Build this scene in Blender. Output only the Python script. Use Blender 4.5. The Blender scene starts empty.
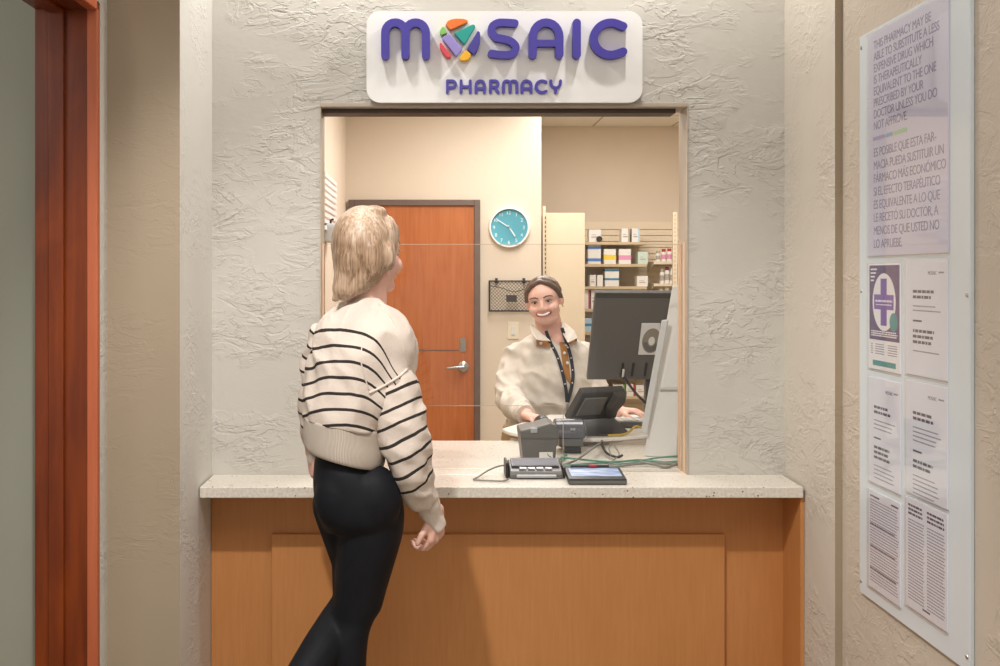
import bpy, bmesh, math, random
from mathutils import Vector, Matrix, Quaternion
from mathutils.bvhtree import BVHTree
random.seed(7)
S = bpy.context.scene
COL = S.collection
F, CX, CY, H = 1100.0, 435.0, 275.0, 1.55
PI = math.pi

def P(px, py, D):
    return Vector(((px - CX) / F * D, D, H + (CY - py) / F * D))

# ------------------------------------------------------------------ materials
def lin(c):
    return c / 12.92 if c <= 0.04045 else ((c + 0.055) / 1.055) ** 2.4
def rgb(h):
    h = h.lstrip('#')
    return tuple(lin(int(h[i:i + 2], 16) / 255) for i in (0, 2, 4)) + (1,)

class NT:
    def __init__(s, m):
        s.t = m.node_tree; s.n = s.t.nodes; s.l = s.t.links
    def add(s, kind, **kw):
        nd = s.n.new(kind)
        for k, v in kw.items():
            if hasattr(nd, k): setattr(nd, k, v)
        return nd
    def link(s, a, b): s.l.new(a, b)
    def math(s, op, a, b=None, c=None):
        nd = s.n.new('ShaderNodeMath'); nd.operation = op
        for i, v in enumerate((a, b, c)):
            if v is None: continue
            if isinstance(v, (int, float)): nd.inputs[i].default_value = v
            else: s.link(v, nd.inputs[i])
        return nd.outputs[0]
    def mix(s, fac, a, b):
        nd = s.n.new('ShaderNodeMix'); nd.data_type = 'RGBA'
        for sock, v in ((nd.inputs[0], fac), (nd.inputs[6], a), (nd.inputs[7], b)):
            if isinstance(v, (int, float, tuple)): sock.default_value = v
            else: s.link(v, sock)
        return nd.outputs[2]
    def coords(s, scale=(1, 1, 1), uv=False):
        tc = s.n.new('ShaderNodeTexCoord'); mp = s.n.new('ShaderNodeMapping')
        mp.inputs['Scale'].default_value = scale
        if uv: s.link(tc.outputs['UV'], mp.inputs[0])
        else:
            g = s.n.new('ShaderNodeNewGeometry'); s.link(g.outputs['Position'], mp.inputs[0])
        return mp.outputs[0]
    def noise(s, vec, scale, detail=3, rough=0.5, dist=0):
        nd = s.n.new('ShaderNodeTexNoise'); s.link(vec, nd.inputs['Vector'])
        nd.inputs['Scale'].default_value = scale; nd.inputs['Detail'].default_value = detail
        nd.inputs['Roughness'].default_value = rough; nd.inputs['Distortion'].default_value = dist
        return nd.outputs['Fac']
    def ramp(s, fac, stops):
        nd = s.n.new('ShaderNodeValToRGB'); s.link(fac, nd.inputs[0])
        el = nd.color_ramp.elements
        while len(el) < len(stops): el.new(0.5)
        for e, (p, c) in zip(el, stops): e.position = p; e.color = c
        return nd.outputs[0]
    def bump(s, height, strength, dist, bsdf):
        nd = s.n.new('ShaderNodeBump'); nd.inputs['Strength'].default_value = strength
        nd.inputs['Distance'].default_value = dist
        s.link(height, nd.inputs['Height']); s.link(nd.outputs[0], bsdf.inputs['Normal'])

MATS = {}
def base(name, col, rough=0.5, metal=0.0, spec=0.5):
    m = bpy.data.materials.new(name); m.use_nodes = True
    b = m.node_tree.nodes['Principled BSDF']
    b.inputs['Base Color'].default_value = rgb(col) if isinstance(col, str) else col
    b.inputs['Roughness'].default_value = rough; b.inputs['Metallic'].default_value = metal
    b.inputs['Specular IOR Level'].default_value = spec
    MATS[name] = m
    return m, NT(m), b
def plain(name, col, rough=0.5, metal=0.0, spec=0.5, vary=0.06, scale=12):
    """simple surface with faint procedural tone variation"""
    m, n, b = base(name, col, rough, metal, spec)
    c = rgb(col); v = n.noise(n.coords(), scale, 2)
    d = tuple(x * (1 - vary) for x in c[:3]) + (1,); u = tuple(min(1, x * (1 + vary)) for x in c[:3]) + (1,)
    n.link(n.ramp(v, [(0.3, d), (0.7, u)]), b.inputs['Base Color'])
    return m
def plaster(name, col, ridge=1.0, fine=0.5, col2=None):
    m, n, b = base(name, col, 0.62, 0, 0.4)
    def terrace(vec, sc, det, dist, lo, wd):
        nz = n.noise(vec, sc, det, 0.55, dist)
        return n.ramp(nz, [(lo, (0, 0, 0, 1)), (lo + wd, (1, 1, 1, 1))])
    co = n.coords((1, 1, 2.0))
    rd = n.math('ADD', terrace(co, 5, 3, 1.6, .45, .03), terrace(co, 7, 4, 2.0, .56, .03))
    rd2 = terrace(n.coords((1.5, 1.5, 2.6)), 7, 4, 2.2, .54, .035)
    plate = terrace(n.coords((1, 1, 2.4)), 13, 2, 1.2, .60, .05)
    mask = n.ramp(n.noise(n.coords((1, 1, 1.2)), 3.4, 3), [(0.43, (0.03, 0.03, 0.03, 1)), (0.57, (1, 1, 1, 1))])
    fn = n.noise(n.coords(), 45, 3)
    big = n.noise(n.coords(), 9, 4)
    h = n.math('ADD', n.math('MULTIPLY', n.math('ADD', n.math('ADD', rd, rd2), n.math('MULTIPLY', plate, 0.5)), n.math('MULTIPLY', mask, ridge)),
               n.math('ADD', n.math('MULTIPLY', fn, fine * 0.25), n.math('MULTIPLY', big, fine)))
    n.bump(h, 0.55, 0.0045, b)
    c = rgb(col); d = rgb(col2) if col2 else tuple(x * 0.94 for x in c[:3]) + (1,)
    n.link(n.ramp(n.noise(n.coords(), 1.6, 3), [(0.35, d), (0.65, c)]), b.inputs['Base Color'])
    return m
def wood(name, c1, c2, rough=0.35, axis='Z', scale=1.0, fig=0.35):
    m, n, b = base(name, c1, rough, 0, 0.4)
    k = {'Z': (22, 22, 1.3), 'X': (1.3, 22, 22), 'Y': (22, 1.3, 22)}[axis]
    g = n.noise(n.coords(tuple(x * scale for x in k)), 3.0, 6, 0.6, 0.4)
    f = n.noise(n.coords((2.2, 2.2, 1.2)), 2.2, 3, 0.5, 0.8)
    mixv = n.math('ADD', n.math('MULTIPLY', g, 1 - fig), n.math('MULTIPLY', f, fig))
    n.link(n.ramp(mixv, [(0.35, rgb(c1)), (0.65, rgb(c2))]), b.inputs['Base Color'])
    n.bump(g, 0.08, 0.001, b)
    return m
def cloth(name, col, rough=0.9, scale=140, strength=0.25, wrinkle=0.0):
    m, n, b = base(name, col, rough, 0, 0.15)
    h = n.noise(n.coords(), scale, 2)
    if wrinkle:
        w = n.noise(n.coords((1, 1, 1.6)), 7, 3, 0.5, 0.6)
        h = n.math('ADD', n.math('MULTIPLY', h, 0.25), n.math('MULTIPLY', w, wrinkle))
    n.bump(h, strength, 0.006 if wrinkle else 0.002, b)
    c = rgb(col)
    n.link(n.ramp(n.noise(n.coords(), 30, 3), [(0.3, tuple(x * .9 for x in c[:3]) + (1,)), (0.7, c)]), b.inputs['Base Color'])
    return m

plaster('front_plaster', '#c7c3bb', 1.0, 0.45)
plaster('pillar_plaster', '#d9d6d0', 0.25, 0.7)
plaster('shaded_front_plaster', '#a5957f', 0.12, 0.3)  # pillar plaster darkened to brown, shade of the unlit front faces painted in
plaster('right_plaster', '#c8bcae', 0.35, 0.6); plaster('right_pillar_plaster', '#d0c8bc', 0.4, 0.7)
plaster('grey_plaster', '#a3a293', 0.0, 0.15)
plain('inner_wall', '#dfd0bc', 0.7, vary=0.02, scale=4)
m, n, b = base('inner_wall_textured', '#dfd0bc', 0.7)
n.bump(n.noise(n.coords(), 30, 3), 0.25, 0.003, b)
plain('ceiling_paint', '#e8e6e0', 0.8, vary=0.02)
m, n, b = base('ceiling_tile', '#f0ebe2', 0.85)
br = n.add('ShaderNodeTexBrick'); n.link(n.coords(), br.inputs['Vector'])
br.offset = 0.0; br.inputs['Scale'].default_value = 1.0; br.inputs['Brick Width'].default_value = 0.61
br.inputs['Row Height'].default_value = 0.61; br.inputs['Mortar Size'].default_value = 0.008
br.inputs['Color1'].default_value = rgb('#f0ebe2'); br.inputs['Color2'].default_value = rgb('#ece6dc'); br.inputs['Mortar'].default_value = rgb('#b8aea0')
n.link(br.outputs['Color'], b.inputs['Base Color'])
m, n, b = base('floor_tile', '#a89a86', 0.4)
br = n.add('ShaderNodeTexBrick'); n.link(n.coords(), br.inputs['Vector'])
br.offset = 0.0; br.inputs['Scale'].default_value = 1.0; br.inputs['Brick Width'].default_value = 0.45
br.inputs['Row Height'].default_value = 0.45; br.inputs['Mortar Size'].default_value = 0.004
br.inputs['Color1'].default_value = rgb('#ab9d88'); br.inputs['Color2'].default_value = rgb('#a2947f'); br.inputs['Mortar'].default_value = rgb('#7d7263')
n.link(br.outputs['Color'], b.inputs['Base Color'])
wood('cabinet_wood', '#bf814a', '#ca8c55', 0.45, 'Z', 1.6, 0.4)
wood('cherry_wood', '#5e2409', '#8a3d10', 0.34, 'Z', 0.6, 0.55)
wood('cherry_edge', '#b05a38', '#bf6a48', 0.4, 'Z', 0.6, 0.3)
wood('door_wood', '#ad6032', '#c07545', 0.38, 'Z', 0.7, 0.4)
wood('oak_strip', '#dcb898', '#e8cdb4', 0.5, 'Z', 0.8, 0.3)
plain('door_frame_paint', '#6b5a50', 0.5)
plain('frame_metal', '#b5a898', 0.5, 0.0)
plain('track_dark', '#4c4038', 0.5, 0.3)
m, n, b = base('counter_stone', '#cfc6b8', 0.28)
vo = n.add('ShaderNodeTexVoronoi'); n.link(n.coords(), vo.inputs['Vector']); vo.inputs['Scale'].default_value = 75
sp = n.ramp(vo.outputs['Distance'], [(0.14, (1, 1, 1, 1)), (0.24, (0, 0, 0, 1))])
sel = n.ramp(n.noise(n.coords(), 28, 1), [(0.52, (0, 0, 0, 1)), (0.6, (1, 1, 1, 1))])
grain = n.ramp(n.noise(n.coords(), 120, 3), [(0.35, rgb('#d2c9bb')), (0.65, rgb('#e4dfd6'))])
n.link(n.mix(n.math('MULTIPLY', sp, sel), grain, rgb('#5d4a3c')), b.inputs['Base Color'])
plain('sign_white', '#ecebe9', 0.35, vary=0.01)
for nm, c in dict(letter_violet='#43389f', emb_orange='#f07a2b', emb_green='#86c765', emb_teal='#17a196', emb_navy='#433a99',
                  emb_lilac='#9b8fd6', emb_red='#e04858', emb_yellow='#f5b820').items():
    plain(nm, c, 0.4, vary=0.02)
plain('steel', '#b9b8b4', 0.28, 0.9)
plain('clock_white', '#efeeea', 0.35, vary=0.01); plain('clock_teal', '#57a3b4', 0.5, vary=0.04); plain('clock_mark', '#dcecf0', 0.5)
plain('black_wire', '#2c2622', 0.5, 0.3); plain('card_dark', '#3a332e', 0.6)
plain('cream_plastic', '#eadfc8', 0.4)
plain('board_white', '#d2dae0', 0.22, vary=0.01, scale=3)
plain('paper', '#e6e7f2', 0.8, vary=0.015); plain('poster_lilac', '#d5d2e6', 0.75, vary=0.015)
plain('ink_grey', '#8d8a98', 0.8); plain('ink_violet', '#8a85a8', 0.8); plain('ink_dark', '#55505f', 0.8)
plain('purple_print', '#5b4a78', 0.7, vary=0.02); plain('cross_violet', '#7c5cae', 0.7, vary=0.02); plain('teal_print', '#3f9294', 0.7); plain('print_white', '#f2f0f4', 0.7, vary=0.01)
plain('bar_lilac', '#b3a4cf', 0.7); plain('bar_blue', '#8fb4d6', 0.7); plain('bar_green', '#a9d6a8', 0.7)
plain('dark_plastic', '#3d3b3a', 0.45); plain('mid_plastic', '#63625f', 0.4); plain('black_plastic', '#232224', 0.4)
plain('printer_gloss', '#5e6066', 0.18, 0.3); plain('key_silver', '#a9a9ad', 0.35, 0.3)
m, n, b = base('monitor_back', '#5c5956', 0.6)
n.bump(n.noise(n.coords(), 160, 2), 0.4, 0.002, b)
plain('white_plastic', '#d9d7d4', 0.4, vary=0.02); plain('pale_plastic', '#c4c5c4', 0.35, vary=0.03); plain('desk_white', '#e6e3dd', 0.3, vary=0.01)
plain('label_white', '#dedcd6', 0.6); plain('disc_grey', '#8b8378', 0.4)
plain('skin', '#e8b9a8', 0.55, 0, 0.4, vary=0.05, scale=25); plain('skin_hand', '#d8a28c', 0.55, vary=0.06, scale=25)
plain('lip', '#b96a64', 0.45); plain('mouth_inner', '#7a3834', 0.5); plain('teeth', '#f0ece6', 0.3, vary=0.01); plain('eye_dark', '#3a2a24', 0.2); plain('eye_white', '#e5dfda', 0.3); plain('brow', '#5a4132', 0.8)
plain('gold_pin', '#c7a24e', 0.3, 0.8)
for nm, a, c, d in (('hair_blonde', '#755a42', '#ad9077', '#d8c6b3'), ('hair_brown', '#4a3628', '#5e4736', '#745a46')):
    m, n, b = base(nm, c, 0.42, 0, 0.4)
    st = n.noise(n.coords((130, 130, 6)), 1.3, 4, 0.6, 0.6)
    pt = n.noise(n.coords(), 9, 2)
    v = n.math('ADD', n.math('MULTIPLY', st, 0.55), n.math('MULTIPLY', pt, 0.45))
    n.link(n.ramp(v, [(0.36, rgb(a)), (0.5, rgb(c)), (0.66, rgb(d))]), b.inputs['Base Color'])
    n.bump(st, 0.35, 0.0015, b)
# striped knit: UV.x = around, UV.y = stripe coordinate (stripes on whole numbers)
def knit(name, lo, hi, width=0.2):
    m, n, b = base(name, '#ddd2c6', 0.92, 0, 0.1)
    tc = n.add('ShaderNodeTexCoord'); sx = n.add('ShaderNodeSeparateXYZ'); n.link(tc.outputs['UV'], sx.inputs[0])
    wob = n.math('MULTIPLY', n.math('SUBTRACT', n.noise(n.coords(), 14, 2), 0.5), 0.16)
    v = n.math('ADD', sx.outputs[1], wob)
    fr = n.math('ABSOLUTE', n.math('SUBTRACT', v, n.math('ROUND', v)))
    s1 = n.math('LESS_THAN', fr, width / 2)
    s1 = n.math('MULTIPLY', s1, n.math('MULTIPLY', n.math('GREATER_THAN', v, lo - 0.4), n.math('LESS_THAN', v, hi + 0.4)))
    n.link(n.mix(s1, rgb('#dccfc4'), rgb('#3b3532')), b.inputs['Base Color'])
    h = n.noise(n.coords((220, 220, 120)), 1.0, 2)
    w = n.noise(n.coords((1, 1, 1.4)), 9, 3, 0.5, 0.4)
    n.bump(n.math('ADD', n.math('MULTIPLY', h, 0.3), n.math('MULTIPLY', w, 1.0)), 0.5, 0.008, b)
    return m
knit('knit_striped', 0, 6); knit('knit_sleeve', 0, 7, 0.19); knit('knit_plain', 99, 99)
m, n, b = base('knit_rib', '#dccfc2', 0.92, 0, 0.1)
wv = n.add('ShaderNodeTexWave'); n.link(n.coords((1, 0, 0), uv=True), wv.inputs['Vector']); wv.inputs['Scale'].default_value = 22
n.bump(wv.outputs['Fac'], 0.6, 0.004, b)
n.link(n.ramp(wv.outputs['Fac'], [(0.0, rgb('#b8a899')), (0.6, rgb('#e2d7ca'))]), b.inputs['Base Color'])
cloth('legging', '#1b1c21', 0.6, 260, 0.3, 0.35)
cloth('fleece', '#dcd3c7', 0.95, 90, 0.5, 0.9)
cloth('tan_fabric', '#a9743c', 0.8); cloth('khaki_fabric', '#b39670', 0.85); cloth('lanyard_fabric', '#2f3038', 0.7)
plain('shoe_white', '#d8d5cf', 0.5)
for nm, c in dict(box_white='#eeebe6', box_blue='#5b83c9', box_yellow='#f0d24e', box_pink='#e79bc0', box_mint='#cfe2d6', box_lightblue='#b8d3e6', box_teal='#3f88b0',
                  box_red='#b83a40', box_maroon='#6b2a4a', box_green='#8cbf5a', box_grey='#b5aca0').items():
    plain(nm, c, 0.55, vary=0.03)
plain('slat_cream', '#e8d9c0', 0.6, vary=0.02); plain('shelf_beige', '#cbb795', 0.55, vary=0.02); plain('panel_beige', '#ddccb0', 0.6, vary=0.015)
plain('cable_grey', '#7f7d78', 0.5); plain('cable_teal', '#5f8f80', 0.5); plain('cable_black', '#2b2a2b', 0.5); plain('cable_yellow', '#c9a640', 0.5)
# screen surfaces
m, n, b = base('tablet_sheen', '#7f93b5', 0.3, 0.0, 0.4)
n.link(n.ramp(n.noise(n.coords((6, 18, 6)), 3, 1), [(0.4, rgb('#7d93bf')), (0.6, rgb('#b4c3de'))]), b.inputs['Base Color'])  # silvery blue reflections put into the screen colour
plain('terminal_screen', '#352f3f', 0.45, 0, 0.3, vary=0.2, scale=30)
# clear sheets
def clear(name, tint, ior=1.45, gloss=0.02):
    m = bpy.data.materials.new(name); m.use_nodes = True; n = NT(m)
    for x in list(n.n): n.n.remove(x)
    out = n.add('ShaderNodeOutputMaterial'); tr = n.add('ShaderNodeBsdfTransparent'); gl = n.add('ShaderNodeBsdfGlossy')
    tr.inputs[0].default_value = tint; gl.inputs['Roughness'].default_value = gloss
    ge = n.add('ShaderNodeNewGeometry'); vm = n.add('ShaderNodeVectorMath'); vm.operation = 'DOT_PRODUCT'
    n.link(ge.outputs['Incoming'], vm.inputs[0]); n.link(ge.outputs['Normal'], vm.inputs[1])
    f0 = ((ior - 1) / (ior + 1)) ** 2
    sch = n.math('ADD', f0, n.math('MULTIPLY', 1 - f0, n.math('POWER', n.math('SUBTRACT', 1.0, n.math('ABSOLUTE', vm.outputs['Value'])), 5.0)))
    mx = n.add('ShaderNodeMixShader'); n.link(sch, mx.inputs[0]); n.link(tr.outputs[0], mx.inputs[1]); n.link(gl.outputs[0], mx.inputs[2])
    n.link(mx.outputs[0], out.inputs[0]); MATS[name] = m
clear('glass', (0.985, 0.985, 0.98, 1), 1.32); clear('acrylic', (0.99, 0.99, 0.99, 1), 1.4, 0.05)
plain('glass_edge', '#b9a48e', 0.3)

# ------------------------------------------------------------------ mesh builder
class MB:
    def __init__(s): s.v = []; s.f = []; s.m = []; s.uv = []
    def add(s, verts, faces, mi=0, uvs=None):
        o = len(s.v); s.v += [Vector(x) for x in verts]
        for f in faces: s.f.append([i + o for i in f]); s.m.append(mi)
        s.uv += list(uvs) if uvs else [(0, 0)] * len(verts)
        return s
    def box(s, lo, hi, M=None, mi=0):
        (a, b, c), (d, e, f) = lo, hi
        vs = [(a, b, c), (d, b, c), (d, e, c), (a, e, c), (a, b, f), (d, b, f), (d, e, f), (a, e, f)]
        if M: vs = [M @ Vector(v) for v in vs]
        return s.add(vs, [(3, 2, 1, 0), (4, 5, 6, 7), (0, 1, 5, 4), (1, 2, 6, 5), (2, 3, 7, 6), (3, 0, 4, 7)], mi)
    def prism(s, poly, fr, d0, d1, mi=0):
        """poly of (u,v) in frame fr=(O,U,V,N), extruded from d0 to d1 along N"""
        O, U, V, N = fr; n = len(poly)
        vs = [O + U * u + V * v + N * d0 for u, v in poly] + [O + U * u + V * v + N * d1 for u, v in poly]
        return s.add(vs, [list(range(n))[::-1], list(range(n, 2 * n))] + [(i, (i + 1) % n, n + (i + 1) % n, n + i) for i in range(n)], mi)
    def rings(s, rs, mi=0, cap=True, uvs=None):
        k = len(rs[0]); o = len(s.v); vs = [p for r in rs for p in r]
        fs = []
        for j in range(len(rs) - 1):
            for i in range(k):
                a, b_ = j * k + i, j * k + (i + 1) % k
                fs.append((a, b_, b_ + k, a + k))
        if cap: fs.append(tuple(range(k))[::-1]); fs.append(tuple(range((len(rs) - 1) * k, len(rs) * k)))
        return s.add(vs, fs, mi, uvs)
    def tube(s, path, rad, seg=10, mi=0, cap=True, squash=1.0, up=None, vuv=None):
        pts = [Vector(p) for p in path]
        if not hasattr(rad, '__len__'): rad = [rad] * len(pts)
        T0 = (pts[1] - pts[0]).normalized()
        ref = Vector(up) if up else (Vector((0, 0, 1)) if abs(T0.z) < .9 else Vector((1, 0, 0)))
        A = (ref - T0 * ref.dot(T0)).normalized(); rs = []; uv = []; L = 0
        for i, p in enumerate(pts):
            T = (pts[min(i + 1, len(pts) - 1)] - pts[max(i - 1, 0)]).normalized()
            A = (A - T * A.dot(T)).normalized(); B = T.cross(A)
            if i: L += (pts[i] - pts[i - 1]).length
            rs.append([p + A * (rad[i] * math.cos(2 * PI * q / seg)) + B * (rad[i] * squash * math.sin(2 * PI * q / seg)) for q in range(seg)])
            for q in range(seg): uv.append((q / seg, (L / vuv) if vuv else 0))
        return s.rings(rs, mi, cap, uv)
    def ell(s, c, r, M=None, seg=20, rg=12, mi=0):
        c = Vector(c); r = Vector((r, r, r)) if not hasattr(r, '__len__') else Vector(r)
        vs = [Vector((0, 0, -r.z))]; fs = []
        for j in range(1, rg):
            t = -PI / 2 + PI * j / rg
            for i in range(seg):
                a = 2 * PI * i / seg; vs.append(Vector((r.x * math.cos(t) * math.cos(a), r.y * math.cos(t) * math.sin(a), r.z * math.sin(t))))
        vs.append(Vector((0, 0, r.z)))
        for i in range(seg): fs.append((0, 1 + (i + 1) % seg, 1 + i))
        for j in range(rg - 2):
            for i in range(seg):
                a, b_ = 1 + j * seg + i, 1 + j * seg + (i + 1) % seg; fs.append((a, b_, b_ + seg, a + seg))
        t = len(vs) - 1
        for i in range(seg): fs.append((t, 1 + (rg - 2) * seg + i, 1 + (rg - 2) * seg + (i + 1) % seg))
        R = M.to_3x3() if M else Matrix.Identity(3)
        return s.add([c + R @ v for v in vs], fs, mi)
    def cap(s, a, b_, ra, rb, seg=14):
        """tapered capsule, closed"""
        a, b_ = Vector(a), Vector(b_); T = (b_ - a)
        L = T.length; T = T / L if L > 1e-6 else Vector((0, 0, 1))
        path, rad = [], []
        for t in (-.98, -.85, -.6, -.3): path.append(a + T * ra * t); rad.append(ra * math.sqrt(1 - t * t))
        for t in (0, 1): path.append(a + T * L * t); rad.append(ra + (rb - ra) * t)
        for t in (.3, .6, .85, .98): path.append(b_ + T * rb * t); rad.append(rb * math.sqrt(1 - t * t))
        return s.tube(path, rad, seg)
    def chain(s, pts, rads):
        for i in range(len(pts) - 1): s.cap(pts[i], pts[i + 1], rads[i], rads[i + 1])
        return s
    def lathe(s, prof, fr, seg=40, mi=0, cap=True):
        """prof of (radius, height along N)"""
        O, U, V, N = fr
        return s.rings([[O + U * (r * math.cos(2 * PI * q / seg)) + V * (r * math.sin(2 * PI * q / seg)) + N * h for q in range(seg)] for r, h in prof], mi, cap)
    def mesh(s, name):
        me = bpy.data.meshes.new(name); me.from_pydata([tuple(v) for v in s.v], [], s.f)
        me.polygons.foreach_set('material_index', s.m)
        if any(u != (0, 0) for u in s.uv):
            ul = me.uv_layers.new(name='UVMap')
            for lp in me.loops: ul.data[lp.index].uv = s.uv[lp.vertex_index]
        bm = bmesh.new(); bm.from_mesh(me); bmesh.ops.recalc_face_normals(bm, faces=bm.faces); bm.to_mesh(me); bm.free()
        return me

def remesh(mb, voxel, smooth=4):
    o = bpy.data.objects.new('tmp', mb.mesh('tmp')); COL.objects.link(o)
    r = o.modifiers.new('r', 'REMESH'); r.mode = 'VOXEL'; r.voxel_size = voxel
    k = o.modifiers.new('s', 'SMOOTH'); k.factor = 0.5; k.iterations = smooth
    bpy.context.view_layer.update()
    me = bpy.data.meshes.new_from_object(o.evaluated_get(bpy.context.evaluated_depsgraph_get()))
    bpy.data.objects.remove(o); me.materials.clear()
    return me
def origin(o):
    return o.location.copy() if o.parent is None else origin(o.parent) + o.location
def tag(o, label, cat, group=None):
    o['label'] = label; o['category'] = cat
    if group: o['group'] = group
    return o
def place(name, me, mats, parent=None, smooth=None, bevel=0, label=None):
    me.name = name
    for k in (mats if isinstance(mats, (list, tuple)) else [mats]): me.materials.append(MATS[k])
    o = bpy.data.objects.new(name, me); COL.objects.link(o)
    if parent is None:
        xs = [v.co for v in me.vertices]
        c = Vector(((min(v.x for v in xs) + max(v.x for v in xs)) / 2, (min(v.y for v in xs) + max(v.y for v in xs)) / 2, min(v.z for v in xs)))
        o.location = c; me.transform(Matrix.Translation(-c))
    else:
        o.parent = parent; me.transform(Matrix.Translation(-origin(parent)))
    if bevel:
        bv = o.modifiers.new('bevel', 'BEVEL'); bv.width = bevel; bv.segments = 3; bv.limit_method = 'ANGLE'; bv.angle_limit = math.radians(40)
    if smooth is not None:
        me.polygons.foreach_set('use_smooth', [True] * len(me.polygons))
        if smooth < 170:
            try: me.set_sharp_from_angle(angle=math.radians(smooth))
            except Exception: pass
    if label: o['label'] = label
    return o
def part(name, mb, mats, parent=None, smooth=None, bevel=0, label=None):
    return place(name, mb.mesh(name), mats, parent, smooth, bevel, label)
def struct(name, mb, mats, parent=None, **kw):
    o = part(name, mb, mats, parent, **kw); o['kind'] = 'structure'; return o
def empty(name, loc, label=None, cat=None, group=None):
    o = bpy.data.objects.new(name, None); COL.objects.link(o); o.location = loc; o.empty_display_size = 0.05
    bpy.context.view_layer.update()
    if label: tag(o, label, cat, group)
    return o
def smoothpath(pts, n=8):
    pts = [Vector(p) for p in pts]; out = []
    for i in range(len(pts) - 1):
        p0, p1, p2, p3 = pts[max(i - 1, 0)], pts[i], pts[i + 1], pts[min(i + 2, len(pts) - 1)]
        for k in range(n):
            t = k / n
            out.append(0.5 * ((2 * p1) + (p2 - p0) * t + (2 * p0 - 5 * p1 + 4 * p2 - p3) * t * t + (3 * p1 - p0 - 3 * p2 + p3) * t ** 3))
    out.append(pts[-1]); return out
def lerpr(vals, n=8):
    out = []
    for i in range(len(vals) - 1):
        for k in range(n): t = k / n; out.append(vals[i] * (1 - t) + vals[i + 1] * t)
    return out + [vals[-1]]
def rrect(u0, v0, u1, v1, r, n=8):
    out = []
    for cx, cy, a in ((u1 - r, v1 - r, 0), (u0 + r, v1 - r, 90), (u0 + r, v0 + r, 180), (u1 - r, v0 + r, 270)):
        for k in range(n + 1):
            t = math.radians(a + 90 * k / n); out.append((cx + r * math.cos(t), cy + r * math.sin(t)))
    return out
def stroke(path, r, n=8):
    """outline polygon of a round-capped stroke along a 2-D path"""
    p = [Vector((a, b_)) for a, b_ in path]; L, R = [], []
    for i in range(len(p)):
        t = (p[min(i + 1, len(p) - 1)] - p[max(i - 1, 0)]).normalized(); nn = Vector((-t.y, t.x))
        L.append(p[i] + nn * r); R.append(p[i] - nn * r)
    def capc(c, t, sgn):
        a0 = math.atan2(t.x * sgn, -t.y * sgn)
        return [c + Vector((math.cos(a0 - PI * k / n), math.sin(a0 - PI * k / n))) * r for k in range(1, n)]
    te = (p[-1] - p[-2]).normalized(); ts = (p[1] - p[0]).normalized()
    return [tuple(v) for v in L + capc(p[-1], te, 1) + R[::-1] + capc(p[0], ts, -1)]
def arc(cx, cy, rx, ry, a0, a1, n=12):
    return [(cx + rx * math.cos(math.radians(a0 + (a1 - a0) * k / n)), cy + ry * math.sin(math.radians(a0 + (a1 - a0) * k / n))) for k in range(n + 1)]
def text_mesh(body, size, fr, spacing=1.0, depth=0.0006, line=1.0, maxw=None):
    cu = bpy.data.curves.new('tmp', 'FONT'); cu.body = body; cu.size = size; cu.extrude = depth; cu.space_line = line; cu.space_character = spacing
    o = bpy.data.objects.new('tmp', cu); COL.objects.link(o); bpy.context.view_layer.update()
    me = bpy.data.meshes.new_from_object(o.evaluated_get(bpy.context.evaluated_depsgraph_get())); bpy.data.objects.remove(o)
    O, U, V, N = fr; me.materials.clear()
    sx = 1.0
    if maxw:
        w = max(v.co.x for v in me.vertices); sx = maxw / w
    M = Matrix((U, V, N)).transposed().to_4x4(); M.translation = O
    me.transform(M @ Matrix.Diagonal((sx, 1, 1, 1)))
    return me

# ------------------------------------------------------------------ dimensions
WY = 3.40                      # front wall plane
PY = 2.97                      # front of the side pillars
XL, XR = -0.689, 1.080         # inner faces of the niche
LW, RW = -0.886, 1.100         # corridor walls
CZ = 0.933                     # counter top
CEIL, ICEIL = 2.92, 2.70
OX0, OX1, OZ1 = -0.3555, 0.782, 2.0817
WT = 0.11
BD, JD = 7.14, 8.50            # back wall, recessed back wall
IXL, JX = -0.578, 0.690        # inner left wall, corner of the jog

# ------------------------------------------------------------------ setting
struct('floor', MB().box((-3.2, -2.0, -0.06), (2.6, 8.8, 0.0)), 'floor_tile')
struct('ceiling', MB().box((-3.2, -0.6, CEIL), (1.4, WY + 0.05, CEIL + 0.06)), 'ceiling_paint')
struct('ceiling_pharmacy', MB().box((-1.2, WY + WT, ICEIL), (2.6, 8.6, ICEIL + 0.05)), 'ceiling_tile')
w = MB()
w.box((XL - 0.25, WY, 0.0), (OX0, WY + WT, CEIL)).box((OX1, WY, 0.0), (XR + 0.25, WY + WT, CEIL))
w.box((OX0, WY, OZ1), (OX1, WY + WT, CEIL)).box((OX0, WY, 0.0), (OX1, WY + WT, CZ - 0.034))
struct('wall_front', w, 'front_plaster')
struct('wall_niche_left', MB().box((LW - 0.16, PY, 0), (XL, WY, CEIL)), ['pillar_plaster'])
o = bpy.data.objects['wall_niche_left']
o.data.materials.append(MATS['shaded_front_plaster'])
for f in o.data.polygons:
    if f.normal.y < -0.9: f.material_index = 1  # unlit pillar front: its shade is put into the colour
struct('wall_niche_right', MB().box((XR, PY, 0), (RW + 0.2, WY, CEIL)), ['right_pillar_plaster', 'shaded_front_plaster'])
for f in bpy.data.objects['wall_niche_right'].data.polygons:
    if f.normal.y < -0.9: f.material_index = 1  # narrow front strip takes the darker colour as painted shade
struct('wall_right', MB().box((RW, -0.6, 0), (RW + 0.2, PY, CEIL)), 'right_plaster')
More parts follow.
